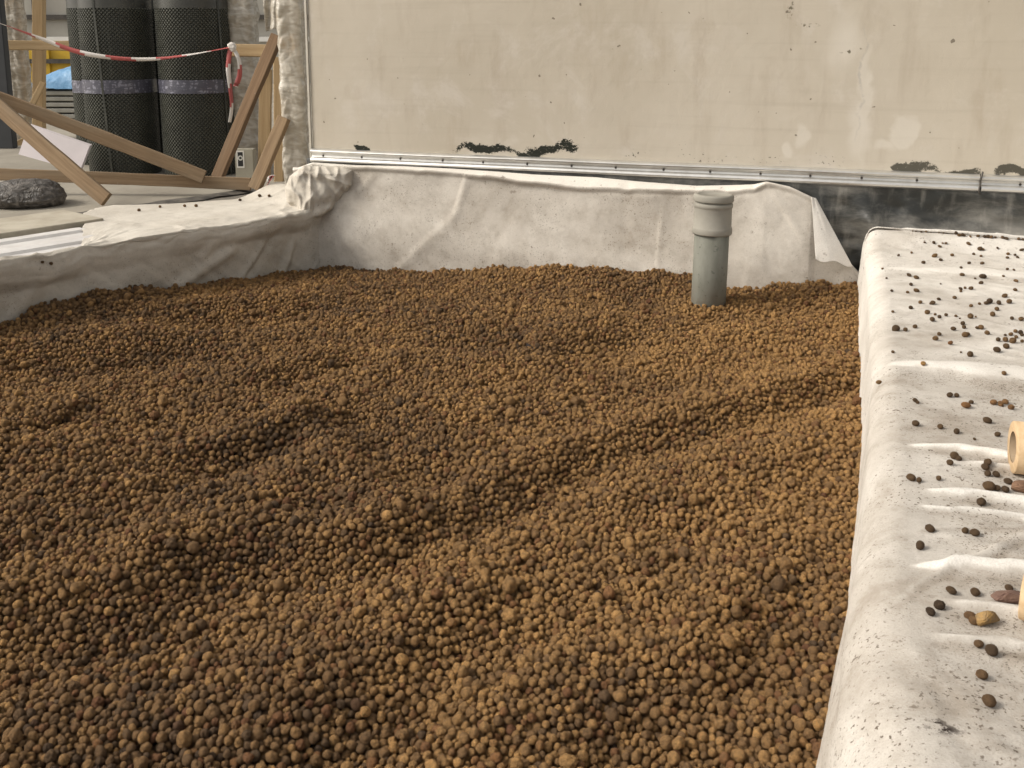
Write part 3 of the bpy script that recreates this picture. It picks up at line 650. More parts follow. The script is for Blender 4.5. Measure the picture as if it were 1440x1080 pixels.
# the eight pebble shapes are generated inside the group from noise-displaced spheres
joins = []
for k in range(8):
    ico = ng.nodes.new('GeometryNodeMeshIcoSphere'); ico.inputs['Radius'].default_value = 1; ico.inputs['Subdivisions'].default_value = 4 if k < 4 else 4
    sp = ng.nodes.new('GeometryNodeSetPosition'); pos = ng.nodes.new('GeometryNodeInputPosition')
    nz = ng.nodes.new('ShaderNodeTexNoise'); nz.noise_dimensions = '4D'; nz.inputs['W'].default_value = k * 7.3; nz.inputs['Scale'].default_value = (.85, .85, .9, 1.0, .8, .9, 1.3, 1.6)[k]; nz.inputs['Detail'].default_value = 3.5; nz.inputs['Roughness'].default_value = (.45, .5, .5, .55, .5, .55, .6, .6)[k]
    ng.links.new(pos.outputs[0], nz.inputs['Vector'])
    mr = ng.nodes.new('ShaderNodeMapRange'); ng.links.new(nz.outputs[0], mr.inputs[0]); mr.inputs[1].default_value = .25; mr.inputs[2].default_value = .75; mr.inputs[3].default_value = (.80, .8, .78, .76, .82, .8, .66, .62)[k]; mr.inputs[4].default_value = (1.20, 1.2, 1.22, 1.22, 1.16, 1.2, 1.28, 1.3)[k]
    vm = ng.nodes.new('ShaderNodeVectorMath'); vm.operation = 'SCALE'; ng.links.new(pos.outputs[0], vm.inputs[0]); ng.links.new(mr.outputs[0], vm.inputs['Scale'])
    v2 = ng.nodes.new('ShaderNodeVectorMath'); v2.operation = 'MULTIPLY'; ng.links.new(vm.outputs[0], v2.inputs[0]); v2.inputs[1].default_value = (random.uniform(.95, 1.18), random.uniform(.9, 1.1), random.uniform(.8, 1.0))
    ng.links.new(ico.outputs['Mesh'], sp.inputs[0]); ng.links.new(v2.outputs[0], sp.inputs['Position'])
    ssm = ng.nodes.new('GeometryNodeSetShadeSmooth'); ng.links.new(sp.outputs[0], ssm.inputs[0])
    sm = ng.nodes.new('GeometryNodeSetMaterial'); sm.inputs['Material'].default_value = M_peb_i; ng.links.new(ssm.outputs[0], sm.inputs[0]); joins.append(sm.outputs[0])
for q in reversed(joins): ng.links.new(q, g2i.inputs[0])
def na(name, typ):
    a = ng.nodes.new('GeometryNodeInputNamedAttribute'); a.data_type = typ; a.inputs[0].default_value = name; return a.outputs['Attribute']
ng.links.new(gi.outputs[0], m2p.inputs[0]); ng.links.new(m2p.outputs[0], iop.inputs['Points']); ng.links.new(g2i.outputs[0], iop.inputs['Instance'])
iop.inputs['Pick Instance'].default_value = True; ng.links.new(na('vidx', 'INT'), iop.inputs['Instance Index'])
e2r = ng.nodes.new('FunctionNodeEulerToRotation'); ng.links.new(na('rot', 'FLOAT_VECTOR'), e2r.inputs[0]); ng.links.new(e2r.outputs[0], iop.inputs['Rotation'])
ng.links.new(na('rad', 'FLOAT'), iop.inputs['Scale']); ng.links.new(iop.outputs[0], go.inputs[0])
bed.modifiers.new('fill', 'NODES').node_group = ng
me.materials.append(M_peb_i)

# ---------------------------------------------------------------- pipe
M_pvc = mat_simple('grey_pvc', (.19, .20, .18), (.15, .16, .14), 9, .5, .4, 0, .0003, 90)
M_pvc_l = mat_simple('pale_pvc', (.315, .30, .26), (.26, .245, .21), 7, .7, .15, 0, .0003, 90)
mm = N('pipe_wall'); v = mm.coord(); c_ = mm.mix(mm.ramp(mm.noise(mm.mapping(v, (1, 1, .35)), 28, 4, .6), .35, .7), (.20, .20, .170), (.155, .155, .13))
c_ = mm.mix(mm.ramp(mm.noise(v, 70, 3, .6), .62, .68, 0, .7), c_, (.10, .10, .085)); zc = mm.n('SeparateXYZ'); mm.set(zc.inputs[0], v)
c_ = mm.mix(mm.math('MULTIPLY', mm.ramp(mm.noise(v, 30, 4, .7), .40, .62), mm.ramp(zc.outputs[2], .10, .0, 0, .5)), c_, (.16, .125, .09)); M_pipe = mm.fin(c_, .7, .15)
hz_ = float(hfield(np.array([PC.x]), np.array([PC.y]))[0])
PC2 = P(996, 424, hz_); PC2.z = 0
lean_ = Matrix.Rotation(math.radians(.8), 4, 'Y')
pipe = empty('inspection_pipe', (PC2.x, PC2.y, -.1), 'grey plastic pipe with a paler cap standing upright in the clay pebbles', 'pipe')
Mp = Matrix.Translation(PC2) @ lean_
zcol = Q(999, 328, PC2.y - .05).z; ztp = Q(1002, 274, PC2.y - .02).z
r_ = .0535
bm = bmesh.new(); lathe(bm, [(r_, -.1), (r_, zcol + .03)], 64, cap=(True, True)); link('pipe_tube', bm_mesh('pipe_tube', bm), M_pipe, pipe, Mp)
cs_ = (ztp - zcol)
bm = bmesh.new(); k = zcol
lathe(bm, [(r_ + .0005, k - .010), (r_ + .0065, k - .010), (r_ + .008, k - .006), (r_ + .008, k + .006), (r_ + .0065, k + .011), (r_ + .0045, k + .013), (r_ + .004, k + cs_ * .62), (r_ + .0045, k + cs_ * .64), (r_ + .0065, k + cs_ * .66), (r_ + .0065, k + cs_ * .74), (r_ + .005, k + cs_ * .76), (r_ + .002, k + cs_ * .765), (r_ + .002, k + cs_ * .79)], 64, cap=(False, True))
so_ = link('socket_collar', bm_mesh('socket_collar', bm), M_pvc_l, pipe, Mp)
bm = bmesh.new()
lathe(bm, [(r_ + .0035, k + cs_ * .80), (r_ + .0072, k + cs_ * .81), (r_ + .008, k + cs_ * .84), (r_ + .008, k + cs_ * .95), (r_ + .006, k + cs_ * .985), (r_ + .001, k + cs_), (r_ - .006, k + cs_ * 1.0), (r_ - .009, k + cs_ * .975), (.0005, k + cs_ * .975)], 64, cap=(True, True))
link('pipe_cap', bm_mesh('pipe_cap', bm), M_pvc_l, pipe, Mp)

# ================================================================== LOOSE PEBBLES on the fleeces
dg = bpy.context.evaluated_depsgraph_get()
bv_r = BVHTree.FromObject(fl_r, dg); bv_l = BVHTree.FromObject(fl_l, dg)
small = [pebble_mesh(100 + k, 2) for k in range(7)]
for s_m in small: s_m.materials.append(M_peb); s_m.shade_smooth()
def loose(px, py, dpx, tree, label, group, tint=None, red=0.1, sc3=(1, 1, 1), me=None, name='clay_pebble'):
    hit, nrm, _, _ = tree.ray_cast(cam.location, ray(px, py + dpx * .30).normalized())
    if hit is None: return None
    if nrm.z < 0: nrm = -nrm
    depth = (hit - cam.location).dot(Vector((0, _c, -_s))); r = max(.0022, dpx * .5 / FPX * depth)
    o = bpy.data.objects.new(name, me or random.choice(small)); col.objects.link(o)
    o.rotation_euler = (random.uniform(-.5, .5), random.uniform(-.5, .5), random.uniform(0, 6.28)); o.scale = (r * sc3[0], r * sc3[1], r * sc3[2])
    o.location = hit + nrm * r * .80 * sc3[2]; o['tint'] = float(random.uniform(.10, .45) if tint is None else tint); o['red'] = float(red)
    return tag(o, label, 'pebble', group)
C7 = '555,18,18;617,20,20;507,46,20;415,66,16;590,70,25;630,80,14;652,93,20;615,106,26;685,83,20;430,152,36;480,158,24;528,142,22;650,180,20;630,203,26;722,153,26;770,125,22;776,145,22;782,184,30;795,180,20;812,36,16;810,90,30;835,92,10;735,88,14;755,100,10;842,148,18;862,146,26;893,174,26;905,14,30;885,22,16;952,20,22;942,52,22;1004,16,26;920,80,28;1018,100,20;1065,104,26;855,26,14;1036,165,20;1062,172,24;1013,180,22;985,185,14;948,208,24;985,208,28;1022,214,32;1040,195,18;1068,185,20;1070,216,18;990,242,30;807,283,32;760,272,10;417,270,16;978,377,24'
C6 = '810,632,16;868,633,20;905,658,20;925,638,14;945,638,16;1088,640,22;1160,673,30;1180,678,20;646,716,20;728,699,16;803,761,24;912,744,22;875,718,30;985,714,24;1122,708,18;1168,720,18;1092,765,20;1175,766,22;1272,668,16;1338,705,20;1382,712,18;1334,730,22;1398,728,18;1425,680,20;1042,793,20;1334,803,20;1376,808,18;545,800,14;570,860,14;712,841,24;758,856,28;725,900,24;603,940,22;703,949,20;758,938,28;912,896,12;1048,838,24;1130,862,14;1178,850,36;1310,847,16;1168,890,26;1388,877,22;1038,928,26;1066,922,20;1104,925,28;1040,942,20;1384,934,24;1318,972,30;1345,1010,34;1000,983,26;900,993,22;783,1013,24;860,1019,26;1104,1035,22;1158,1022,20;1200,1018,26;1222,1006,28;1280,1018,30;1268,1055,32;735,562,12;755,564,12;790,568,12;820,566,16;850,568,14;900,572,12;930,574,14;950,572,16;1010,576,26;1030,588,22;1050,585,26;1062,590,18;1100,596,14;1148,594,22;1190,597,24;1210,597,26;1230,600,24;1258,602,16;1305,603,22;1325,600,24;1330,610,22;1405,612,22;1432,616,18'
def spot(X_, Y_, d, cs, rs):
    a = 'near its bed-side edge' if X_ < cs[0] else ('along its middle' if X_ < cs[1] else 'towards the picture edge')
    b = rs[1] if Y_ > rs[0] else rs[2]; z = 'larger' if d > 6.4 else ('smaller' if d > 4.4 else 'crumb-sized')
    return z, a, b
for i, t in enumerate(C7.split(';')):
    x, y, d = map(float, t.split(','))
    X_, Y_ = 1140 + x / 3.6, 420 + y / 3.6
    if X_ > 1395: lb, gr = 'small dark clay pebble in the dense cluster at the right edge of the white fleece', 'pebbles clustered at the right edge'
    else: z_, a_, b_ = spot(X_, Y_, d / 3.6, (1300, 1350), (452, 'above the bright bare fold', 'further up')); lb, gr = z_ + ' pebble on right fleece ' + a_ + ', ' + b_, 'pebbles on the middle of the right fleece'
    loose(X_, Y_, d / 3.6, bv_r, lb, gr)
for i, t in enumerate(C6.split(';')):
    x, y, d = map(float, t.split(','))
    X_, Y_ = 1120 + x / 4.5, 200 + y / 4.5
    if y < 620: lb, gr = 'tiny dark clay pebble lodged in the crease where fleece meets black membrane', 'pebbles along the membrane crease'
    else: z_, a_, b_ = spot(X_, Y_, d / 4.5, (1308, 1372), (385, 'away from the wall', 'close to black membrane')); lb, gr = z_ + ' far pebble on right fleece ' + a_ + ', ' + b_, 'pebbles on the far end of the right fleece'
    loose(X_, Y_, d / 4.5, bv_r, lb, gr, sc3=(random.uniform(.9, 1.4), 1, .9))
G = 'loose pebbles near the cardboard tubes'
named = [(1259.4, 462.2, 10, 'dark round pebble alone near the bed edge, largest left of the far scatter', .25, 0), (1336.1, 482, 7.2, 'small reddish pebble among dark ones on the far half of the fleece', .6, .99),
         (1401.7, 492, 11, 'largest dark pebble just below the dense cluster at right', .2, 0), (1298.3, 511, 7.5, 'pale tan pebble alone on the bright bare stretch of fleece', .95, 0), (1237.5, 537, 7.2, 'single brown pebble nearest the bed edge on the bright bare fleece', .5, 0),
         (1335.3, 555.5, 9.4, 'left one of two touching dark pebbles above the orange pebble', .2, 0), (1345, 556, 7.2, 'right one of two touching dark pebbles above the orange pebble', .25, 0),
         (1286.7, 563, 7.8, 'dark pebble with a small one tucked behind, left of the orange pebble', .15, 0), (1290, 566, 5.5, 'smaller pebble tucked against a dark one, left of the orange pebble', .3, 0),
         (1358, 569.5, 12.2, 'bright orange-red pebble with a dark one at its shoulder', .9, 1.0), (1365.5, 565.5, 6.5, 'little dark pebble at the shoulder of the orange one', .2, 0),
         (1397, 565.8, 9.5, 'leftmost orange-brown pebble in a row of four above the upper tube', .7, .93), (1406.7, 567.8, 8.8, 'second pebble in the row of four above the upper tube', .65, .92), (1413.6, 565, 8.8, 'third pebble in the row of four above the upper tube', .6, .91), (1421.4, 572.8, 9, 'last pebble in the row of four, nearest the upper tube', .55, .92),
         (1287.2, 595.5, 10.5, 'dark egg-shaped pebble left of the sloping row before the first white fold', .2, 0), (1388, 591, 11, 'large dark pebble beyond the first fold, left of the upper tube', .22, 0), (1322, 600, 8.5, 'middle pebble of the row just beyond the first white fold', .3, 0), (1345, 606.7, 8.6, 'right pebble of the row just beyond the first white fold', .2, 0), (1402.5, 611, 9, 'dark pebble close to the mouth of the upper cardboard tube', .25, 0), (1370.3, 617.5, 4.4, 'tiny crumb of clay beyond the first white fold', .2, 0),
         (1341.4, 641, 12.5, 'largest of three pebbles huddled on the first white fold', .25, 0), (1347.8, 645, 8.6, 'pebble on the right of three huddled on the first white fold', .2, 0), (1335.6, 650.8, 9.4, 'lowest of three pebbles huddled on the first white fold', .25, 0),
         (1388.6, 647.8, 11, 'topmost pebble in the short chain below the tube mouth', .25, 0), (1385, 656.7, 10.5, 'second pebble in the short chain below the tube mouth', .2, 0), (1388.6, 666, 10, 'third pebble in the short chain below the tube mouth', .2, 0), (1400.5, 667, 11, 'pebble at the right end of the short chain below the tube mouth', .15, 0),
         (1281, 671.4, 12.5, 'larger of two pebbles touching at the left end of the double fold', .3, 0), (1292.2, 675, 8, 'smaller of two pebbles touching at the left end of the double fold', .3, 0), (1319.7, 672.5, 8, 'single small pebble just beyond the double white fold', .3, 0),
         (1390, 683.4, 15.5, 'biggest of three pebbles in line above the double fold', .3, 0), (1401.7, 686, 9.6, 'middle of three pebbles in line above the double fold', .2, 0), (1413.6, 687.8, 11, 'right one of three pebbles in line above the double fold', .15, 0), (1417.2, 677, 10, 'dark pebble lying between tube and line of three pebbles', .15, 0),
         (1379.7, 705.5, 13.5, 'large dark pebble resting on the double white fold', .15, 0),
         (1308, 743.6, 12, 'dark pebble left of a touching pair on dusty fleece', .2, 0), (1357, 746, 10.5, 'left one of the touching pair on dusty fleece before the broad white fold', .25, 0), (1370.4, 749, 13, 'right one of the touching pair on dusty fleece before the broad white fold', .2, 0), (1293.7, 767.5, 13.2, 'dark pebble lying just beyond the left tip of the broad white fold', .15, 0),
         (1337, 830.5, 13.5, 'left pebble of two lying just below the broad white fold', .2, 0), (1371, 832.6, 13.5, 'right pebble of two lying just below the broad white fold', .2, 0), (1320.8, 851.3, 15, 'upper one of two nearly black pebbles left of the ochre stone', .05, 0), (1308.2, 860, 13.5, 'lower one of two nearly black pebbles left of the ochre stone', .03, 0),
         (1363.4, 865.3, 15, 'upper brown pebble leaning on the ochre stone', .35, .9), (1369, 873, 14, 'lower crumbly pebble leaning on the ochre stone', .45, .88),
         (1375.7, 905.8, 14.5, 'smaller pebble of a pair lying below the ochre stone', .3, .88), (1395, 914, 18.5, 'larger dark pebble of a pair lying below the ochre stone', .12, 0), (1381, 949.4, 17, 'lone brown pebble second from the bottom of the fleece', .35, .88), (1389.6, 985.5, 20.5, 'largest lone brown pebble, lowest on the right fleece', .3, .88),
         (1418.6, 826.6, 12, 'dark pebble tucked beside the broken brown shard', .2, 0)]
for x, y, d, lb, tn, rd in named: loose(x, y, d, bv_r, lb, 'clay pebbles lying on the right fleece', tn, rd, sc3=(random.uniform(.97, 1.1), random.uniform(.92, 1.0), random.uniform(.85, .95)))
for x, y, d in ((225, 468, 14), (242, 512, 12), (640, 477, 14), (737, 461, 12), (850, 457, 13), (903, 457, 14), (193, 711, 15), (233, 717, 14), (1105, 430, 13), (1060, 398, 14), (655, 412, 13), (1197, 410, 14), (1240, 410, 12)):
    X_, Y_ = x / 3.273, 150 + y / 3.273
    hit = loose(X_, Y_, d / 3.273 * 1.1, bv_l, 'tiny dark clay pebble lying on the fleece of the left parapet', 'pebbles on the left parapet')
# stones
def stone(name, px, py, rr, sc3, mat, label, cat, seed, rotz=0):
    bm = bmesh.new(); R_ = random.Random(seed)
    for _ in range(16):
        d = Vector((R_.gauss(0, 1), R_.gauss(0, 1), R_.gauss(0, 1))).normalized(); bm.verts.new((d.x * sc3[0] * rr, d.y * sc3[1] * rr, d.z * sc3[2] * rr))
    h_ = bmesh.ops.convex_hull(bm, input=bm.verts); bmesh.ops.delete(bm, geom=[g for g in h_['geom_interior'] if isinstance(g, bmesh.types.BMVert)], context='VERTS')
    bmesh.ops.bevel(bm, geom=list(bm.edges), offset=rr * .08, segments=2, affect='EDGES')
    hit, nrm, _, _ = bv_r.ray_cast(cam.location, ray(px, py).normalized())
    o = link(name, bm_mesh(name, bm), mat, None, Matrix.Translation(hit + Vector((0, 0, rr * sc3[2] * .65))) @ Matrix.Rotation(rotz, 4, 'Z'), smooth=False); return tag(o, label, cat)
stone('ochre_stone', 1388, 878, .0135, (1.2, .85, .72), mat_simple('ochre_stone', (.34, .21, .075), (.16, .115, .07), 130, .8, .3, 0, .001, 300), 'angular ochre stone with two pebbles against its left side', 'stone', 5, .3)
stone('brown_shard', 1417, 845, .016, (1.35, .8, .5), mat_simple('red_brown_shard', (.13, .075, .058), (.19, .12, .09), 120, .8, .3, 0, .001, 300), 'dark reddish-brown pointed shard beside the lower cardboard tube', 'stone', 12, -.15)
stone('brown_shard', 1441, 690, .018, (1.4, .8, .6), mat_simple('brown_lump', (.15, .085, .055), (.22, .13, .08), 120, .85, .3, 0, .001, 300), 'brown lump of clay lying under the mouth of the upper cardboard tube', 'stone', 9, .1)

# cardboard tubes
mm = N('cardboard'); v = mm.coord(); ca = mm.ramp(mm.noise(mm.mapping(v, (3, 12, 12)), 8, 4, .6), .35, .65)
cc = mm.mix(ca, (.50, .35, .20), (.57, .42, .26)); M_card = mm.fin(cc, .8, .25)
M_card_in = mat_simple('cardboard_inner', (.36, .27, .18), (.44, .34, .23), 30, .9)
def card_tube(px, py, r, L_, lab, yaw, zoff=0):
    # px,py: foot of the open end on the fleece
    hit, nrm, _, _ = bv_r.ray_cast(cam.location, ray(px, py).normalized())
    d = Vector((math.cos(yaw), math.sin(yaw), .0)); c0 = hit + Vector((0, 0, r * .98 + zoff)); 
    e_ = empty('cardboard_tube', hit, lab, 'cardboard tube', 'cardboard tubes on the right fleece')
    Mt = Matrix((Vector((0, 0, 1)).cross(d) * -1, Vector((0, 0, 1)), d)).transposed().to_4x4(); Mt.translation = c0
    bm = bmesh.new(); rings = []; t_ = r * .42; n = 56
    for (rr, x) in ((r - t_ + .0006, .0), (r - .0008, .0), (r, .001), (r, L_ - .001), (r - .0008, L_), (r - t_, L_)): rings.append([bm.verts.new((rr * math.cos(2 * math.pi * q / n), rr * math.sin(2 * math.pi * q / n), x)) for q in range(n)])
    for a_, b_ in zip(rings, rings[1:]):
        for q in range(n): bm.faces.new((a_[q], a_[(q + 1) % n], b_[(q + 1) % n], b_[q]))
    bmesh.ops.recalc_face_normals(bm, faces=bm.faces)
    link('tube_wall', bm_mesh('tube_wall', bm), M_card, e_, Mt)
    bm = bmesh.new(); lathe(bm, [(r - t_, .0004), (r - t_, L_ - .0004)], n, cap=(False, False)); link('tube_lining', bm_mesh('tube_lining', bm), M_card_in, e_, Mt)
card_tube(1421, 662, .0385, .5, 'upper cardboard tube with open end, lying at the right edge beyond the folds', math.radians(-16))
card_tube(1434, 866, .0265, .5, 'lower cardboard tube at the right edge beside the brown shard', math.radians(-34))

# ================================================================== LEFT BACKGROUND
Ygrp = 4.5
M_board = mat_simple('cement_board', (.46, .42, .34), (.34, .30, .235), 7, .85, .2, 0, .001, 60)
def aluminium_strip():
    # rail pieces lying on the left parapet where the fleece is torn off
    u1 = u0 + .05
    for (d0, d1, zt_, mat, lab, nm) in ((-.655, -.375, .012, M_board, 'pale cement board lying on the left parapet beyond the white profile', 'cement_board'), (-.345, -.045, .010, M_rail_w, 'white metal profile lying on the left parapet beside the torn fleece', 'metal_profile')):
        if nm == 'cement_board':
            bm = bmesh.new(); add_box(bm, 1.9, d1 - d0, .026); bmesh.ops.bevel(bm, geom=list(bm.edges), offset=.002, segments=1, affect='EDGES'); me_ = bm_mesh(nm, bm)
            c0 = lp(u1 - .95 + .12, (d0 + d1) / 2, TOP - .012 + .0135)
            Mx = Matrix((LE, -LN, Vector((0, 0, 1)))).transposed().to_4x4(); Mx.translation = c0
            o = link(nm, me_, mat, None, Mx, smooth=False)
        else:
            sec = [(0, 0), (.0, .012), (.012, .016), (.03, .016), (.034, .008), (.06, .006), (.066, .014), (.085, .017), (.10, .014), (.104, .006), (.125, .003), (.125, 0)]
            A__, B__ = np.meshgrid(np.linspace(u1 - 1.9, u1, 24), np.arange(len(sec)), indexing='ij')
            dd = d0 + 2.35 * np.array([q[0] for q in sec])[B__]; zz = TOP - .0115 + 1.1 * np.array([q[1] for q in sec])[B__]
            q_ = np.array(LA)[None, None] + A__[..., None] * np.array(LE) + dd[..., None] * np.array(LN); q_[..., 2] = zz
            o = link(nm, grid_mesh(nm, q_[..., 0], q_[..., 1], q_[..., 2]), mat, smooth=False)
        tag(o, lab, 'profile' if nm == 'metal_profile' else 'board')
aluminium_strip()
# bitumen strip along the outer edge of the parapet
M_bit = mat_simple('bitumen_edge', (.035, .032, .028), (.14, .125, .105), 14, .7, .4, 0, .002, 30)
sx = np.linspace(u0 - 1.2, lend + .1, 90); A__, B__ = np.meshgrid(sx, np.linspace(0, 1, 5), indexing='ij')
dd = -.575 - .085 * B__ + .012 * vnoise(A__ * 14, B__ * 2, 5); zz = TOP - .006 + .007 * np.sin(B__ * 3.14) + .002 * vnoise(A__ * 20, B__ * 3, 6)
q_ = np.array(LA)[None, None] + A__[..., None] * np.array(LE) + dd[..., None] * np.array(LN); q_[..., 2] = zz
tag(link('bitumen_strip', grid_mesh('bitumen_strip', q_[..., 0], q_[..., 1], q_[..., 2]), M_bit), 'dark bitumen strip along the outer edge of the left parapet', 'strip')

cf = (0, -1, .12)
def pxw(n, Y): return n / FPX * (Y * _c + (H - .4) * _s)
G1 = 'rough timbers of the site barrier'
deckz = TOP - .02
def plank(x1, y1, Y1, x2, y2, Y2, w_, t_, mat, lab, seed, hint=cf):
    o = beam('timber_plank', Q(x1, y1, Y1), Q(x2, y2, Y2), pxw(w_, (Y1 + Y2) / 2), t_, hint, mat, None, seed); return tag(o, lab, 'plank', G1)
plank(-40, 124, 4.12, 287, 249, 4.14, 19, .022, M_wood, 'long diagonal plank sloping down from upper left to the horizontal rail plank', 1)
plank(-30, 124, 4.07, 150, 281, 3.85, 21, .022, M_wood, 'steep plank crossing in front, its foot on the fleece of the left parapet', 2)
plank(-60, 243, 4.20, 352, 259, 4.18, 17, .03, M_wood, 'horizontal plank running low behind the left parapet', 3)
plank(306, 250, 4.30, 390, 50, 4.42, 17, .03, M_wood_d, 'dark brown plank leaning steeply to the right beside the membrane rolls', 4, (-.35, -1, .1))
plank(358, 266, 4.02, 400, 165, 4.06, 17, .03, M_wood, 'short leaning plank standing before the wrapped corner post', 5, (-.3, -1, .1))
plank(393, 255, 4.62, 392, 80, 4.62, 13, .04, M_wood_n, 'upright fresh batten between the dark leaning plank and the corner post', 6)
plank(372, 250, 4.80, 374, 98, 4.80, 17, .03, M_wood_n, 'upright pale batten behind the dark leaning plank', 7)
plank(322, 71, 4.74, 380, 72, 4.74, 17, .03, M_wood_n, 'short crosspiece nailed to the wrapped post where the tape is tied', 8)
plank(-60, 63, 6.35, 150, 65, 6.35, 13, .03, M_wood_n, 'horizontal board of the far barrier behind the tape at left', 9)
plank(55, 250, 6.5, 55, -60, 6.5, 15, .05, M_wood_n, 'upright wooden post of the far barrier at left', 10)
plank(44, 150, 6.3, 61, 116, 6.35, 8, .02, M_wood_n, 'short diagonal brace against the far wooden post', 11)
plank(20, 205, 6.2, 60, 190, 6.2, 10, .04, M_wood_n, 'offcut lying at the foot of the far wooden post', 12)

# plastic-wrapped posts
mm = N('stretch_film'); v = mm.coord(); n1 = mm.noise(mm.mapping(v, (4, 4, 11)), 3, 4, .5, 1.2); n2 = mm.noise(mm.mapping(v, (1, 1, .6)), 9, 4, .6)
cc = mm.mix(mm.ramp(n1, .35, .7), (.36, .325, .265), (.55, .515, .45)); cc = mm.mix(mm.ramp(n2, .52, .7, 0, .6), cc, (.40, .28, .16)); mm.bump(n1, .006, .7); M_film = mm.fin(cc, .24, .6)
def wrapped(px0, px1, ybase, Y, ytop, lab, seed, group='posts wrapped in plastic film'):
    pb = Q((px0 + px1) / 2, ybase, Y); pb.z = deckz; hw = pxw(px1 - px0, Y) / 2; top = Q(0, ytop, Y).z
    e_ = empty('wrapped_post', pb, lab, 'post', group)
    bm = bmesh.new(); add_box(bm, hw * 1.3, hw * 1.3, top - deckz, Matrix.Translation(((0, 0, (top - deckz) / 2)))); link('post_core', bm_mesh('post_core', bm), M_wood_n, e_, Matrix.Translation(pb), smooth=False)
    n, k = 64, 220; TH_, Zz = np.meshgrid(np.linspace(0, 2 * math.pi, n, endpoint=False), np.linspace(0, top - deckz - .01, k), indexing='ij')
    R_ = hw * (1 - .10 * np.cos(4 * TH_)) * (.93 + .04 * fbm(TH_ * 1.5, Zz * 6, seed, 3)) + .009 * np.abs(fbm(np.cos(TH_) * 2 + Zz * 8, Zz * 15 + np.sin(TH_) * 3, seed + 3, 3)) 
    R_ = R_ * (1 + .10 * np.exp(-((Zz % .31 - .15) / .03) ** 2))
    link('film_wrap', grid_mesh('film_wrap', R_ * np.cos(TH_), R_ * np.sin(TH_), Zz, closed=True), M_film, e_, Matrix.Translation(pb))
wrapped(331, 372, 240, 4.95, -80, 'plastic-wrapped post beside the black rolls, with the tape tied to it', 200)
wrapped(399, 436, 240, 4.13, -80, 'plastic-wrapped corner post touching the end of the beige wall', 210)
wrapped(22, 50, 200, 6.6, -80, 'far plastic-wrapped post at the left, against a wooden post', 220)
# loose film hanging between the posts
patch_o = []
def film(a, b): return ((.02 * fbm(a * 3, b * 2, 8, 3) + .015 * np.sin(a * 14 + b * 3))[..., None] * np.array((0, -1, 0.)))
o = patch('plastic_film', [Q(370, -30, 4.7), Q(404, -30, 4.6), Q(402, 36, 4.6), Q(374, 44, 4.7)], 40, 50, film, M_film, None); tag(o, 'loose milky plastic film bridging the gap between the two wrapped posts', 'plastic film')
# small box with a printed sticker low on the wrapped post
M_box = mat_simple('site_box', (.40, .38, .31), (.33, .31, .25), 8, .6)
pb = Q(347, 249, 4.72); sbx = empty('switch_box', (pb.x, pb.y, deckz), 'small grey box with a black and white sticker at the foot of the wrapped post', 'box')
zb, zt2 = deckz, Q(347, 209, 4.72).z; bm = bmesh.new(); add_box(bm, pxw(26, 4.72), .06, zt2 - zb); bmesh.ops.bevel(bm, geom=list(bm.edges), offset=.003, segments=2, affect='EDGES')
link('housing', bm_mesh('housing', bm), M_box, sbx, Matrix.Translation((pb.x, pb.y, (zb + zt2) / 2)), smooth=False)
mm = N('printed_sticker'); v = mm.coord(); rr_ = mm.ell(v, (0, 0, .006), (.013, 0, .013), .15); ri = mm.ell(v, (0, 0, .006), (.007, 0, .007), .2); fr = mm.n('SeparateXYZ'); mm.set(fr.inputs[0], v)
inn = mm.math('LESS_THAN', mm.math('ABSOLUTE', fr.outputs[0]), .0125); inn2 = mm.math('LESS_THAN', mm.math('ABSOLUTE', fr.outputs[2]), .034); inner = mm.math('MULTIPLY', inn, inn2)
cc = mm.mix(inner, (.72, .70, .65), (.03, .03, .03)); cc = mm.mix(mm.math('SUBTRACT', rr_, ri), cc, (.6, .6, .55)); M_stick = mm.fin(cc, .6, .3)
st_c = Q(338, 224, 4.688); bm = bmesh.new(); add_box(bm, .036, .001, .082); link('sticker', bm_mesh('sticker', bm), M_stick, sbx, Matrix.Translation((st_c.x, pb.y - .0308, st_c.z)), smooth=False)

# dimpled membrane rolls
mm = N('black_hdpe'); v = mm.coord(); cc = mm.mix(mm.ramp(mm.noise(v, 9, 4, .6), .35, .7), (.030, .032, .026), (.075, .076, .062)); M_hdpe = mm.fin(cc, .42, .5)
mm = N('purple_tape'); v = mm.coord(); a_ = mm.noise(mm.mapping(v, (60, 60, 24)), 1, 3, .6); b_ = mm.noise(mm.mapping(v, (18, 18, 160)), 1, 3, .5)
pr_ = mm.math('MULTIPLY', mm.ramp(a_, .50, .56), mm.ramp(b_, .47, .53)); cc = mm.mix(mm.math('MULTIPLY', pr_, .8), (.085, .085, .11), (.28, .28, .34)); M_ptape = mm.fin(cc, .3, .5)
M_dimp = mat_simple('dimple_plastic', (.085, .087, .070), (.055, .056, .046), 9, .4, .5)
M_mlite = mat_simple('membrane_hem', (.075, .076, .066), (.05, .05, .045), 12, .35, .5)
dpb = bmesh.new()
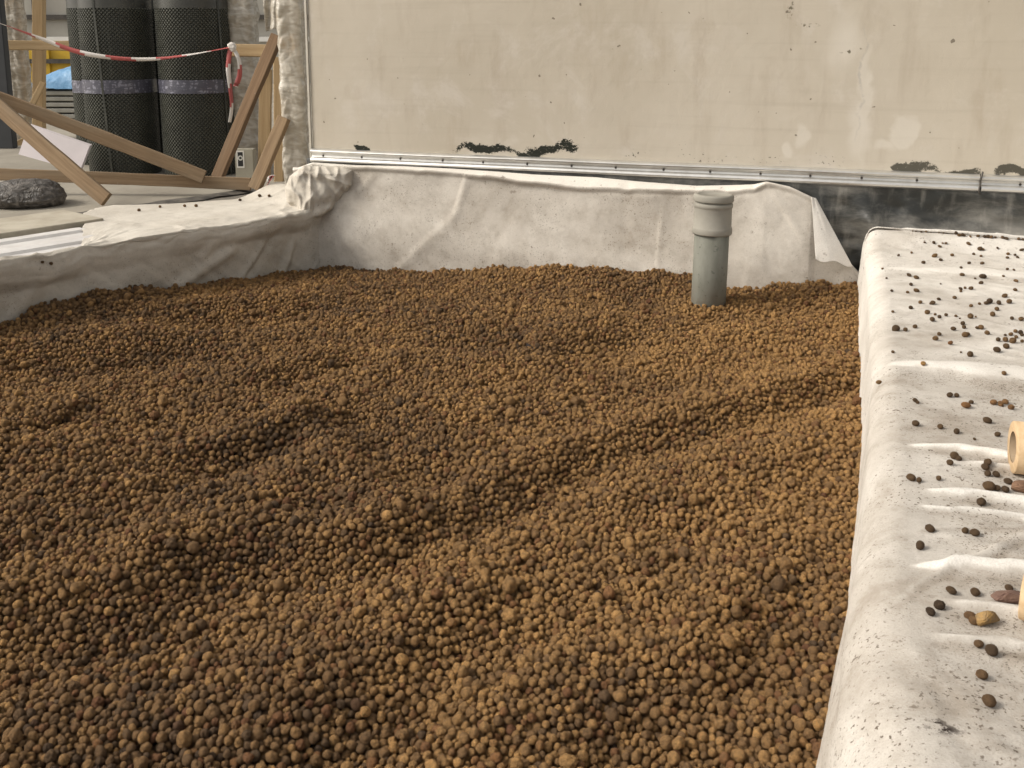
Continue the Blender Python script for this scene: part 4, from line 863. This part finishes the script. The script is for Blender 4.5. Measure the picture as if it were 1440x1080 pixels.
def roll(pxc, wpx, Y, lab, seed, rot, cover=(0, 2 * math.pi)):
    r = pxw(wpx, Y) / 2; c0 = Q(pxc, 150, Y); base = Vector((c0.x, Y, deckz)); zh = Q(pxc, 11, Y - r).z - deckz; top = zh + .07
    e_ = empty('membrane_roll', base, lab, 'membrane roll', 'rolls of dimpled drainage membrane')
    Mx = Matrix.Translation(base) @ Matrix.Rotation(rot, 4, 'Z')
    n, k = 96, 6; TH_, Zz = np.meshgrid(np.linspace(0, 2 * math.pi, n, endpoint=False), np.linspace(0, zh, k), indexing='ij')
    R0 = (r - .007) * (1 - .02 * TH_ / (2 * math.pi))
    o = link('roll_sheet', grid_mesh('roll_sheet', R0 * np.cos(TH_), R0 * np.sin(TH_), Zz, closed=True), M_hdpe, e_, Mx)
    # dimples
    pit = .0185; rows = int(zh / (pit * .5)); nn = int(2 * math.pi * r / pit); vs = []; fs = []
    for i in range(rows):
        z0 = .008 + i * pit * .5
        for j in range(nn):
            t = 2 * math.pi * (j + (.5 if i % 2 else 0)) / nn
            R1 = (r - .007) * (1 - .02 * t / (2 * math.pi)); b0 = len(vs)
            cx, cy = math.cos(t), math.sin(t)
            for (rad, hh) in ((.0072, -.0005), (.0044, .0072)):
                for q in range(6):
                    aq = q * math.pi / 3; tx = rad * math.cos(aq); tz = rad * math.sin(aq)
                    vs.append(((R1 + hh) * cx - tx * cy, (R1 + hh) * cy + tx * cx, z0 + tz))
            for q in range(6): fs.append((b0 + q, b0 + (q + 1) % 6, b0 + 6 + (q + 1) % 6, b0 + 6 + q))
            fs.append(tuple(b0 + 6 + q for q in range(6)))
    me_ = bpy.data.meshes.new('dimples'); me_.from_pydata(vs, [], fs); o = link('dimples', me_, M_dimp, e_, Mx, smooth=False); o['kind'] = 'stuff'
    Zt2 = np.linspace(zh, top, 5); TH_, Zz = np.meshgrid(np.linspace(0, 2 * math.pi, n, endpoint=False), Zt2, indexing='ij'); R0 = (r - .002) * (1 + .01 * np.sin(TH_ * 3 + seed))
    link('plain_hem', grid_mesh('plain_hem', R0 * np.cos(TH_), R0 * np.sin(TH_), Zz, closed=True), M_mlite, e_, Mx)
    z1 = Q(pxc, 123, Y - r).z - deckz; TH_, Zz = np.meshgrid(np.linspace(0, 2 * math.pi, n, endpoint=False), np.linspace(z1 - .030, z1 + .034, 12), indexing='ij'); R0 = r + .0012 + .0016 * fbm(TH_ * 9, Zz * 60, seed, 3)
    link('tape_band', grid_mesh('tape_band', R0 * np.cos(TH_), R0 * np.sin(TH_), Zz, closed=True), M_ptape, e_, Mx)
    # spiral end of the sheet: an inner coil seen at the top
    TH2 = np.linspace(0, 6 * math.pi, 160); A2, B2 = np.meshgrid(TH2, np.linspace(zh - .02, top - .015, 3), indexing='ij'); R2 = (r - .014) - .010 * A2 / (2 * math.pi)
    link('inner_coil', grid_mesh('inner_coil', R2 * np.cos(A2), R2 * np.sin(A2), B2), M_hdpe, e_, Mx)
    # free edge of the outer lap, running askew down the roll
    A3, B3 = np.meshgrid(np.linspace(0, 1, 4), np.linspace(0, 1, 40), indexing='ij')
    tt3 = -.06 * A3 + .20 * (1 - B3) ** 1.0; R3 = r + .0025 + .0 * A3
    link('sheet_edge', grid_mesh('sheet_edge', R3 * np.cos(tt3), R3 * np.sin(tt3), B3 * (top - .01)), M_hdpe, e_, Matrix.Translation(base) @ Matrix.Rotation(rot - math.radians(20), 4, 'Z'))
roll(152, 88, 5.35, 'black dimpled membrane roll half hidden at the left of the row', 1, math.radians(200))
roll(222, 80, 5.30, 'black dimpled membrane roll added behind the two front rolls to darken their gap', 4, math.radians(160))  # added roll, keeps the gap between the front rolls dark
roll(171, 97, 4.93, 'black dimpled membrane roll in the middle, with a slanting lap edge', 2, math.radians(-80))
roll(278, 100, 4.90, 'black dimpled membrane roll at the right, next to the wrapped post', 3, math.radians(-10))

# barrier tape
M_tr = mat_simple('tape_red', (.48, .11, .10), (.38, .09, .085), 10, .4, .4); M_tw = mat_simple('tape_white', (.74, .70, .66), (.62, .58, .53), 10, .4, .4)
def ribbon(name, pts, wid, lab=None, parent=None, stripe=.13, seed=0, tw=1.0, ph=0):
    # pts: px,py,Y control
    P3 = [Q(*q) for q in pts]; dense = []
    from mathutils.geometry import interpolate_bezier
    for i in range(len(P3) - 1):
        a, b = P3[i], P3[i + 1]; ta = (P3[min(i + 1, len(P3) - 1)] - P3[max(i - 1, 0)]) / 6; tb = (P3[min(i + 2, len(P3) - 1)] - P3[i]) / 6
        dense += interpolate_bezier(a, a + ta, b - tb, b, 24)[:-1]
    dense.append(P3[-1]); bm = bmesh.new(); prev = None; L_ = 0; fl = []
    for i, p in enumerate(dense):
        t = (dense[min(i + 1, len(dense) - 1)] - dense[max(i - 1, 0)]).normalized(); up = Vector((0, 0, 1)) if abs(t.z) < .9 else Vector((1, 0, 0))
        sd = up - t * up.dot(t); sd.normalize(); ot = t.cross(sd); an = tw * (math.sin(L_ * 3.1 + seed) * .9 + .5 * math.sin(L_ * 9 + seed))
        wv_ = wid * (.55 + .45 * abs(math.cos(L_ * 4 + seed)))
        dvec = sd * math.cos(an) + ot * math.sin(an); mid_ = ot * .006 * math.sin(L_ * 20)
        row = [bm.verts.new(p - dvec * wv_ / 2), bm.verts.new(p + ot * wv_ * .12), bm.verts.new(p + dvec * wv_ / 2)]
        if prev:
            for q in range(2):
                f = bm.faces.new((prev[q], row[q], row[q + 1], prev[q + 1])); sk = L_ + ph + (q - .5) * .02; f.material_index = int(sk / stripe) % 2
        L_ += (dense[min(i + 1, len(dense) - 1)] - p).length; prev = row
    o = link(name, bm_mesh(name, bm), [M_tr, M_tw], parent); md = o.modifiers.new('thickness', 'SOLIDIFY'); md.thickness = .0006
    if lab: tag(o, lab, 'barrier tape')
    return o
bt_ = ribbon('barrier_tape', [(-40, 18, 4.6), (0, 33, 4.6), (60, 55, 4.6), (110, 73, 4.6), (165, 82, 4.6), (215, 83, 4.6), (265, 77, 4.62), (326, 66, 4.66)], .022, 'red and white barrier tape sagging across the black rolls to the wrapped post', None, .115, 1, 1, .05)
ribbon('tape_tail', [(324, 66, 4.66), (321, 95, 4.64), (324, 125, 4.64), (326, 150, 4.64), (323, 172, 4.64)], .022, None, bt_, .09, 3, .8)
ribbon('tape_tail', [(327, 66, 4.66), (336, 84, 4.65), (337, 105, 4.65), (331, 122, 4.64)], .026, None, bt_, .10, 5, .8, .1)
bm = bmesh.new(); bmesh.ops.create_icosphere(bm, subdivisions=3, radius=.02)
from mathutils import noise as mn
for vt in bm.verts: vt.co *= 1 + .5 * mn.noise(vt.co * 70)
link('tape_knot', bm_mesh('tape_knot', bm), M_tw, bt_, Matrix.Translation(Q(327, 66, 4.66)))
ribbon('barrier_tape', [(372, 266, 4.36), (378, 256, 4.36), (383, 247, 4.37), (376, 252, 4.37), (380, 264, 4.36)], .030, 'crumpled red and white scrap of tape standing at the foot of the short plank', None, .08, 2, 1.5)
ribbon('barrier_tape', [(380, 269, 4.30), (390, 266, 4.29), (400, 264, 4.27), (408, 266, 4.26)], .022, 'red scrap of tape lying beside the bunched fleece', None, .3, 2, .5)

# black rubble sack
mm = N('black_sack'); v = mm.coord(); w1 = mm.noise(mm.mapping(v, (1, 1, 1)), 16, 5, .65, 2.0); cc = mm.mix(mm.ramp(w1, .42, .72), (.07, .062, .054), (.24, .215, .19)); mm.bump(w1, .02, .9); M_sack = mm.fin(cc, .4, .45)
sc_ = P(22, 296, TOP - .01); bm = bmesh.new(); bmesh.ops.create_icosphere(bm, subdivisions=6, radius=1)
for vt in bm.verts:
    d = vt.co.copy(); k = 1 + .10 * mn.noise(d * 1.3) + .07 * abs(mn.noise(d * 3.1 + Vector((4, 0, 0)))) + .02 * mn.noise(d * 11)
    z_ = d.z * k; z_ = max(z_, -.62); vt.co = Vector((math.copysign(abs(d.x) ** .8, d.x) * k * .145, d.y * k * .12, (z_ + .62) * .064))
o = link('rubble_sack', bm_mesh('rubble_sack', bm), M_sack, None, Matrix.Translation((sc_.x - .04, sc_.y + .18, deckz + .002)) @ Matrix.Rotation(.4, 4, 'Z')); tag(o, 'crumpled dark plastic sack lying under the planks at the left edge', 'sack')

# pinkish white sheet hanging behind the crossing planks
M_pink = mat_simple('pale_foam_sheet', (.66, .60, .60), (.58, .53, .53), 5, .7)
bm = bmesh.new(); q4 = [Q(40, 176, 4.72), Q(126, 205, 4.70), Q(112, 241, 4.60), Q(26, 217, 4.62)]
f_ = bm.faces.new([bm.verts.new(q) for q in q4]); r_e = bmesh.ops.extrude_face_region(bm, geom=[f_]); bmesh.ops.translate(bm, verts=[g for g in r_e['geom'] if isinstance(g, bmesh.types.BMVert)], vec=(0.004, .02, .004)); bmesh.ops.recalc_face_normals(bm, faces=bm.faces)
tag(link('foam_board', bm_mesh('foam_board', bm), M_pink, smooth=False), 'pale pinkish board propped behind the crossing planks', 'board')

# dark upright panel at far left
box_between('dark_panel', [Q(-90, 190, 6.0), Q(17, 190, 6.0), Q(17, 190, 6.0) + Vector((0, .06, 0)), Q(-90, 190, 6.0) + Vector((0, .06, 0))], deckz, 1.9, mat_simple('grey_panel', (.045, .047, .05), (.06, .062, .065), 3, .6), 'tall dark grey panel standing at the left edge behind the tape', 'panel', bev=.004)
# pallet of grey slabs under a blue tarp
M_slab = mat_simple('grey_slab', (.33, .32, .28), (.26, .25, .22), 6, .85); pl0 = Q(86, 176, 8.2)
stk = empty('slab_stack', (pl0.x, pl0.y, deckz), 'stack of grey slabs under the blue tarp, seen left of the rolls', 'slab stack')
zt3 = Q(86, 127, 8.2).z; nsl = 5
for i in range(nsl):
    hh = (zt3 - deckz) / nsl; bm = bmesh.new(); add_box(bm, 1.0 + .02 * (i % 2), .8, hh - .012); bmesh.ops.bevel(bm, geom=list(bm.edges), offset=.006, segments=1, affect='EDGES')
    link('slab', bm_mesh('slab', bm), M_slab, stk, Matrix.Translation((pl0.x + .18 + .015 * (i % 2), pl0.y + .4, deckz + hh * (i + .5))), smooth=False)
A__, B__ = np.meshgrid(np.linspace(-1, 1, 60), np.linspace(-1, 1, 60), indexing='ij')
hgt = .19 * np.clip(1 - np.abs(A__) ** 2.4, 0, 1) ** .7 * np.clip(1 - np.abs(B__) ** 3, 0, 1) ** .6 * (1 + .25 * fbm(A__ * 2.5, B__ * 2.5, 6, 4)) + .015 * fbm(A__ * 8, B__ * 8, 7, 3)
tarp = link('blue_tarp', grid_mesh('blue_tarp', pl0.x + .20 + .50 * A__, pl0.y + .4 + .42 * B__, zt3 + .012 + np.clip(hgt, 0, None)), mat_simple('blue_tarp', (.10, .24, .42), (.16, .34, .55), 9, .45, .4, 0, .01, 12)); tag(tarp, 'crumpled blue tarp heaped over the slab stack', 'tarp')
# yellow machine body behind
ye = Q(83, 100, 10.5); M_yel = mat_simple('yellow_paint', (.62, .40, .035), (.52, .33, .03), 5, .5, .4); 
ym = empty('yellow_container', (ye.x, ye.y, deckz), 'yellow steel container behind the blue tarp', 'container')
zy0, zy1 = deckz, Q(83, 60, 10.5).z; bm = bmesh.new(); add_box(bm, 2.4, 1.2, zy1 - zy0); bmesh.ops.bevel(bm, geom=list(bm.edges), offset=.02, segments=2, affect='EDGES')
link('body', bm_mesh('body', bm), M_yel, ym, Matrix.Translation((ye.x - .2, ye.y + .6, (zy0 + zy1) / 2)), smooth=False)
bm = bmesh.new(); add_box(bm, 2.44, .05, .045); link('dark_rail', bm_mesh('dark_rail', bm), M_dark, ym, Matrix.Translation((ye.x - .2, ye.y - .03, Q(83, 86, 10.5).z)), smooth=False)
for k in range(5):
    bm = bmesh.new(); add_box(bm, .04, .03, zy1 - zy0 - .06); link('rib', bm_mesh('rib', bm), M_yel, ym, Matrix.Translation((ye.x - 1.2 + k * .55, ye.y - .016, (zy0 + zy1) / 2)), smooth=False)
# grey hall behind
M_hall = mat_simple('hall_cladding', (.46, .445, .39), (.38, .36, .32), 1.2, .8); hb0 = Q(80, 60, 15)
hall = empty('site_hall', (hb0.x, 15, deckz), 'grey industrial hall with dark posts and a pale lit window strip behind the yellow container', 'building')
bm = bmesh.new(); add_box(bm, 16, 5, 5, Matrix.Translation((-6 + 4, 17.6, 2.6))); link('cladding', bm_mesh('cladding', bm), M_hall, hall, smooth=False)
for k in range(14):
    bm = bmesh.new(); x_ = Q(66, 30, 15).x - 4 + k * .95; add_box(bm, .06, .05, 5, Matrix.Translation((x_, 15.07, 2.6))); link('steel_post', bm_mesh('steel_post', bm), M_dark, hall, smooth=False)
bm = bmesh.new(); add_box(bm, 16, .05, .07, Matrix.Translation((-2, 15.06, Q(80, 24, 15).z))); link('steel_rail', bm_mesh('steel_rail', bm), M_dark, hall, smooth=False)
M_white = mat_simple('white_window', (.80, .79, .74), (.74, .72, .68), 3, .4)
for k in range(9):
    bm = bmesh.new(); add_box(bm, .80, .04, .07, Matrix.Translation((Q(76, 55, 15).x - 3.6 + k * .92, 15.05, Q(80, 55, 15).z))); link('window', bm_mesh('window', bm), M_white, hall, smooth=False)
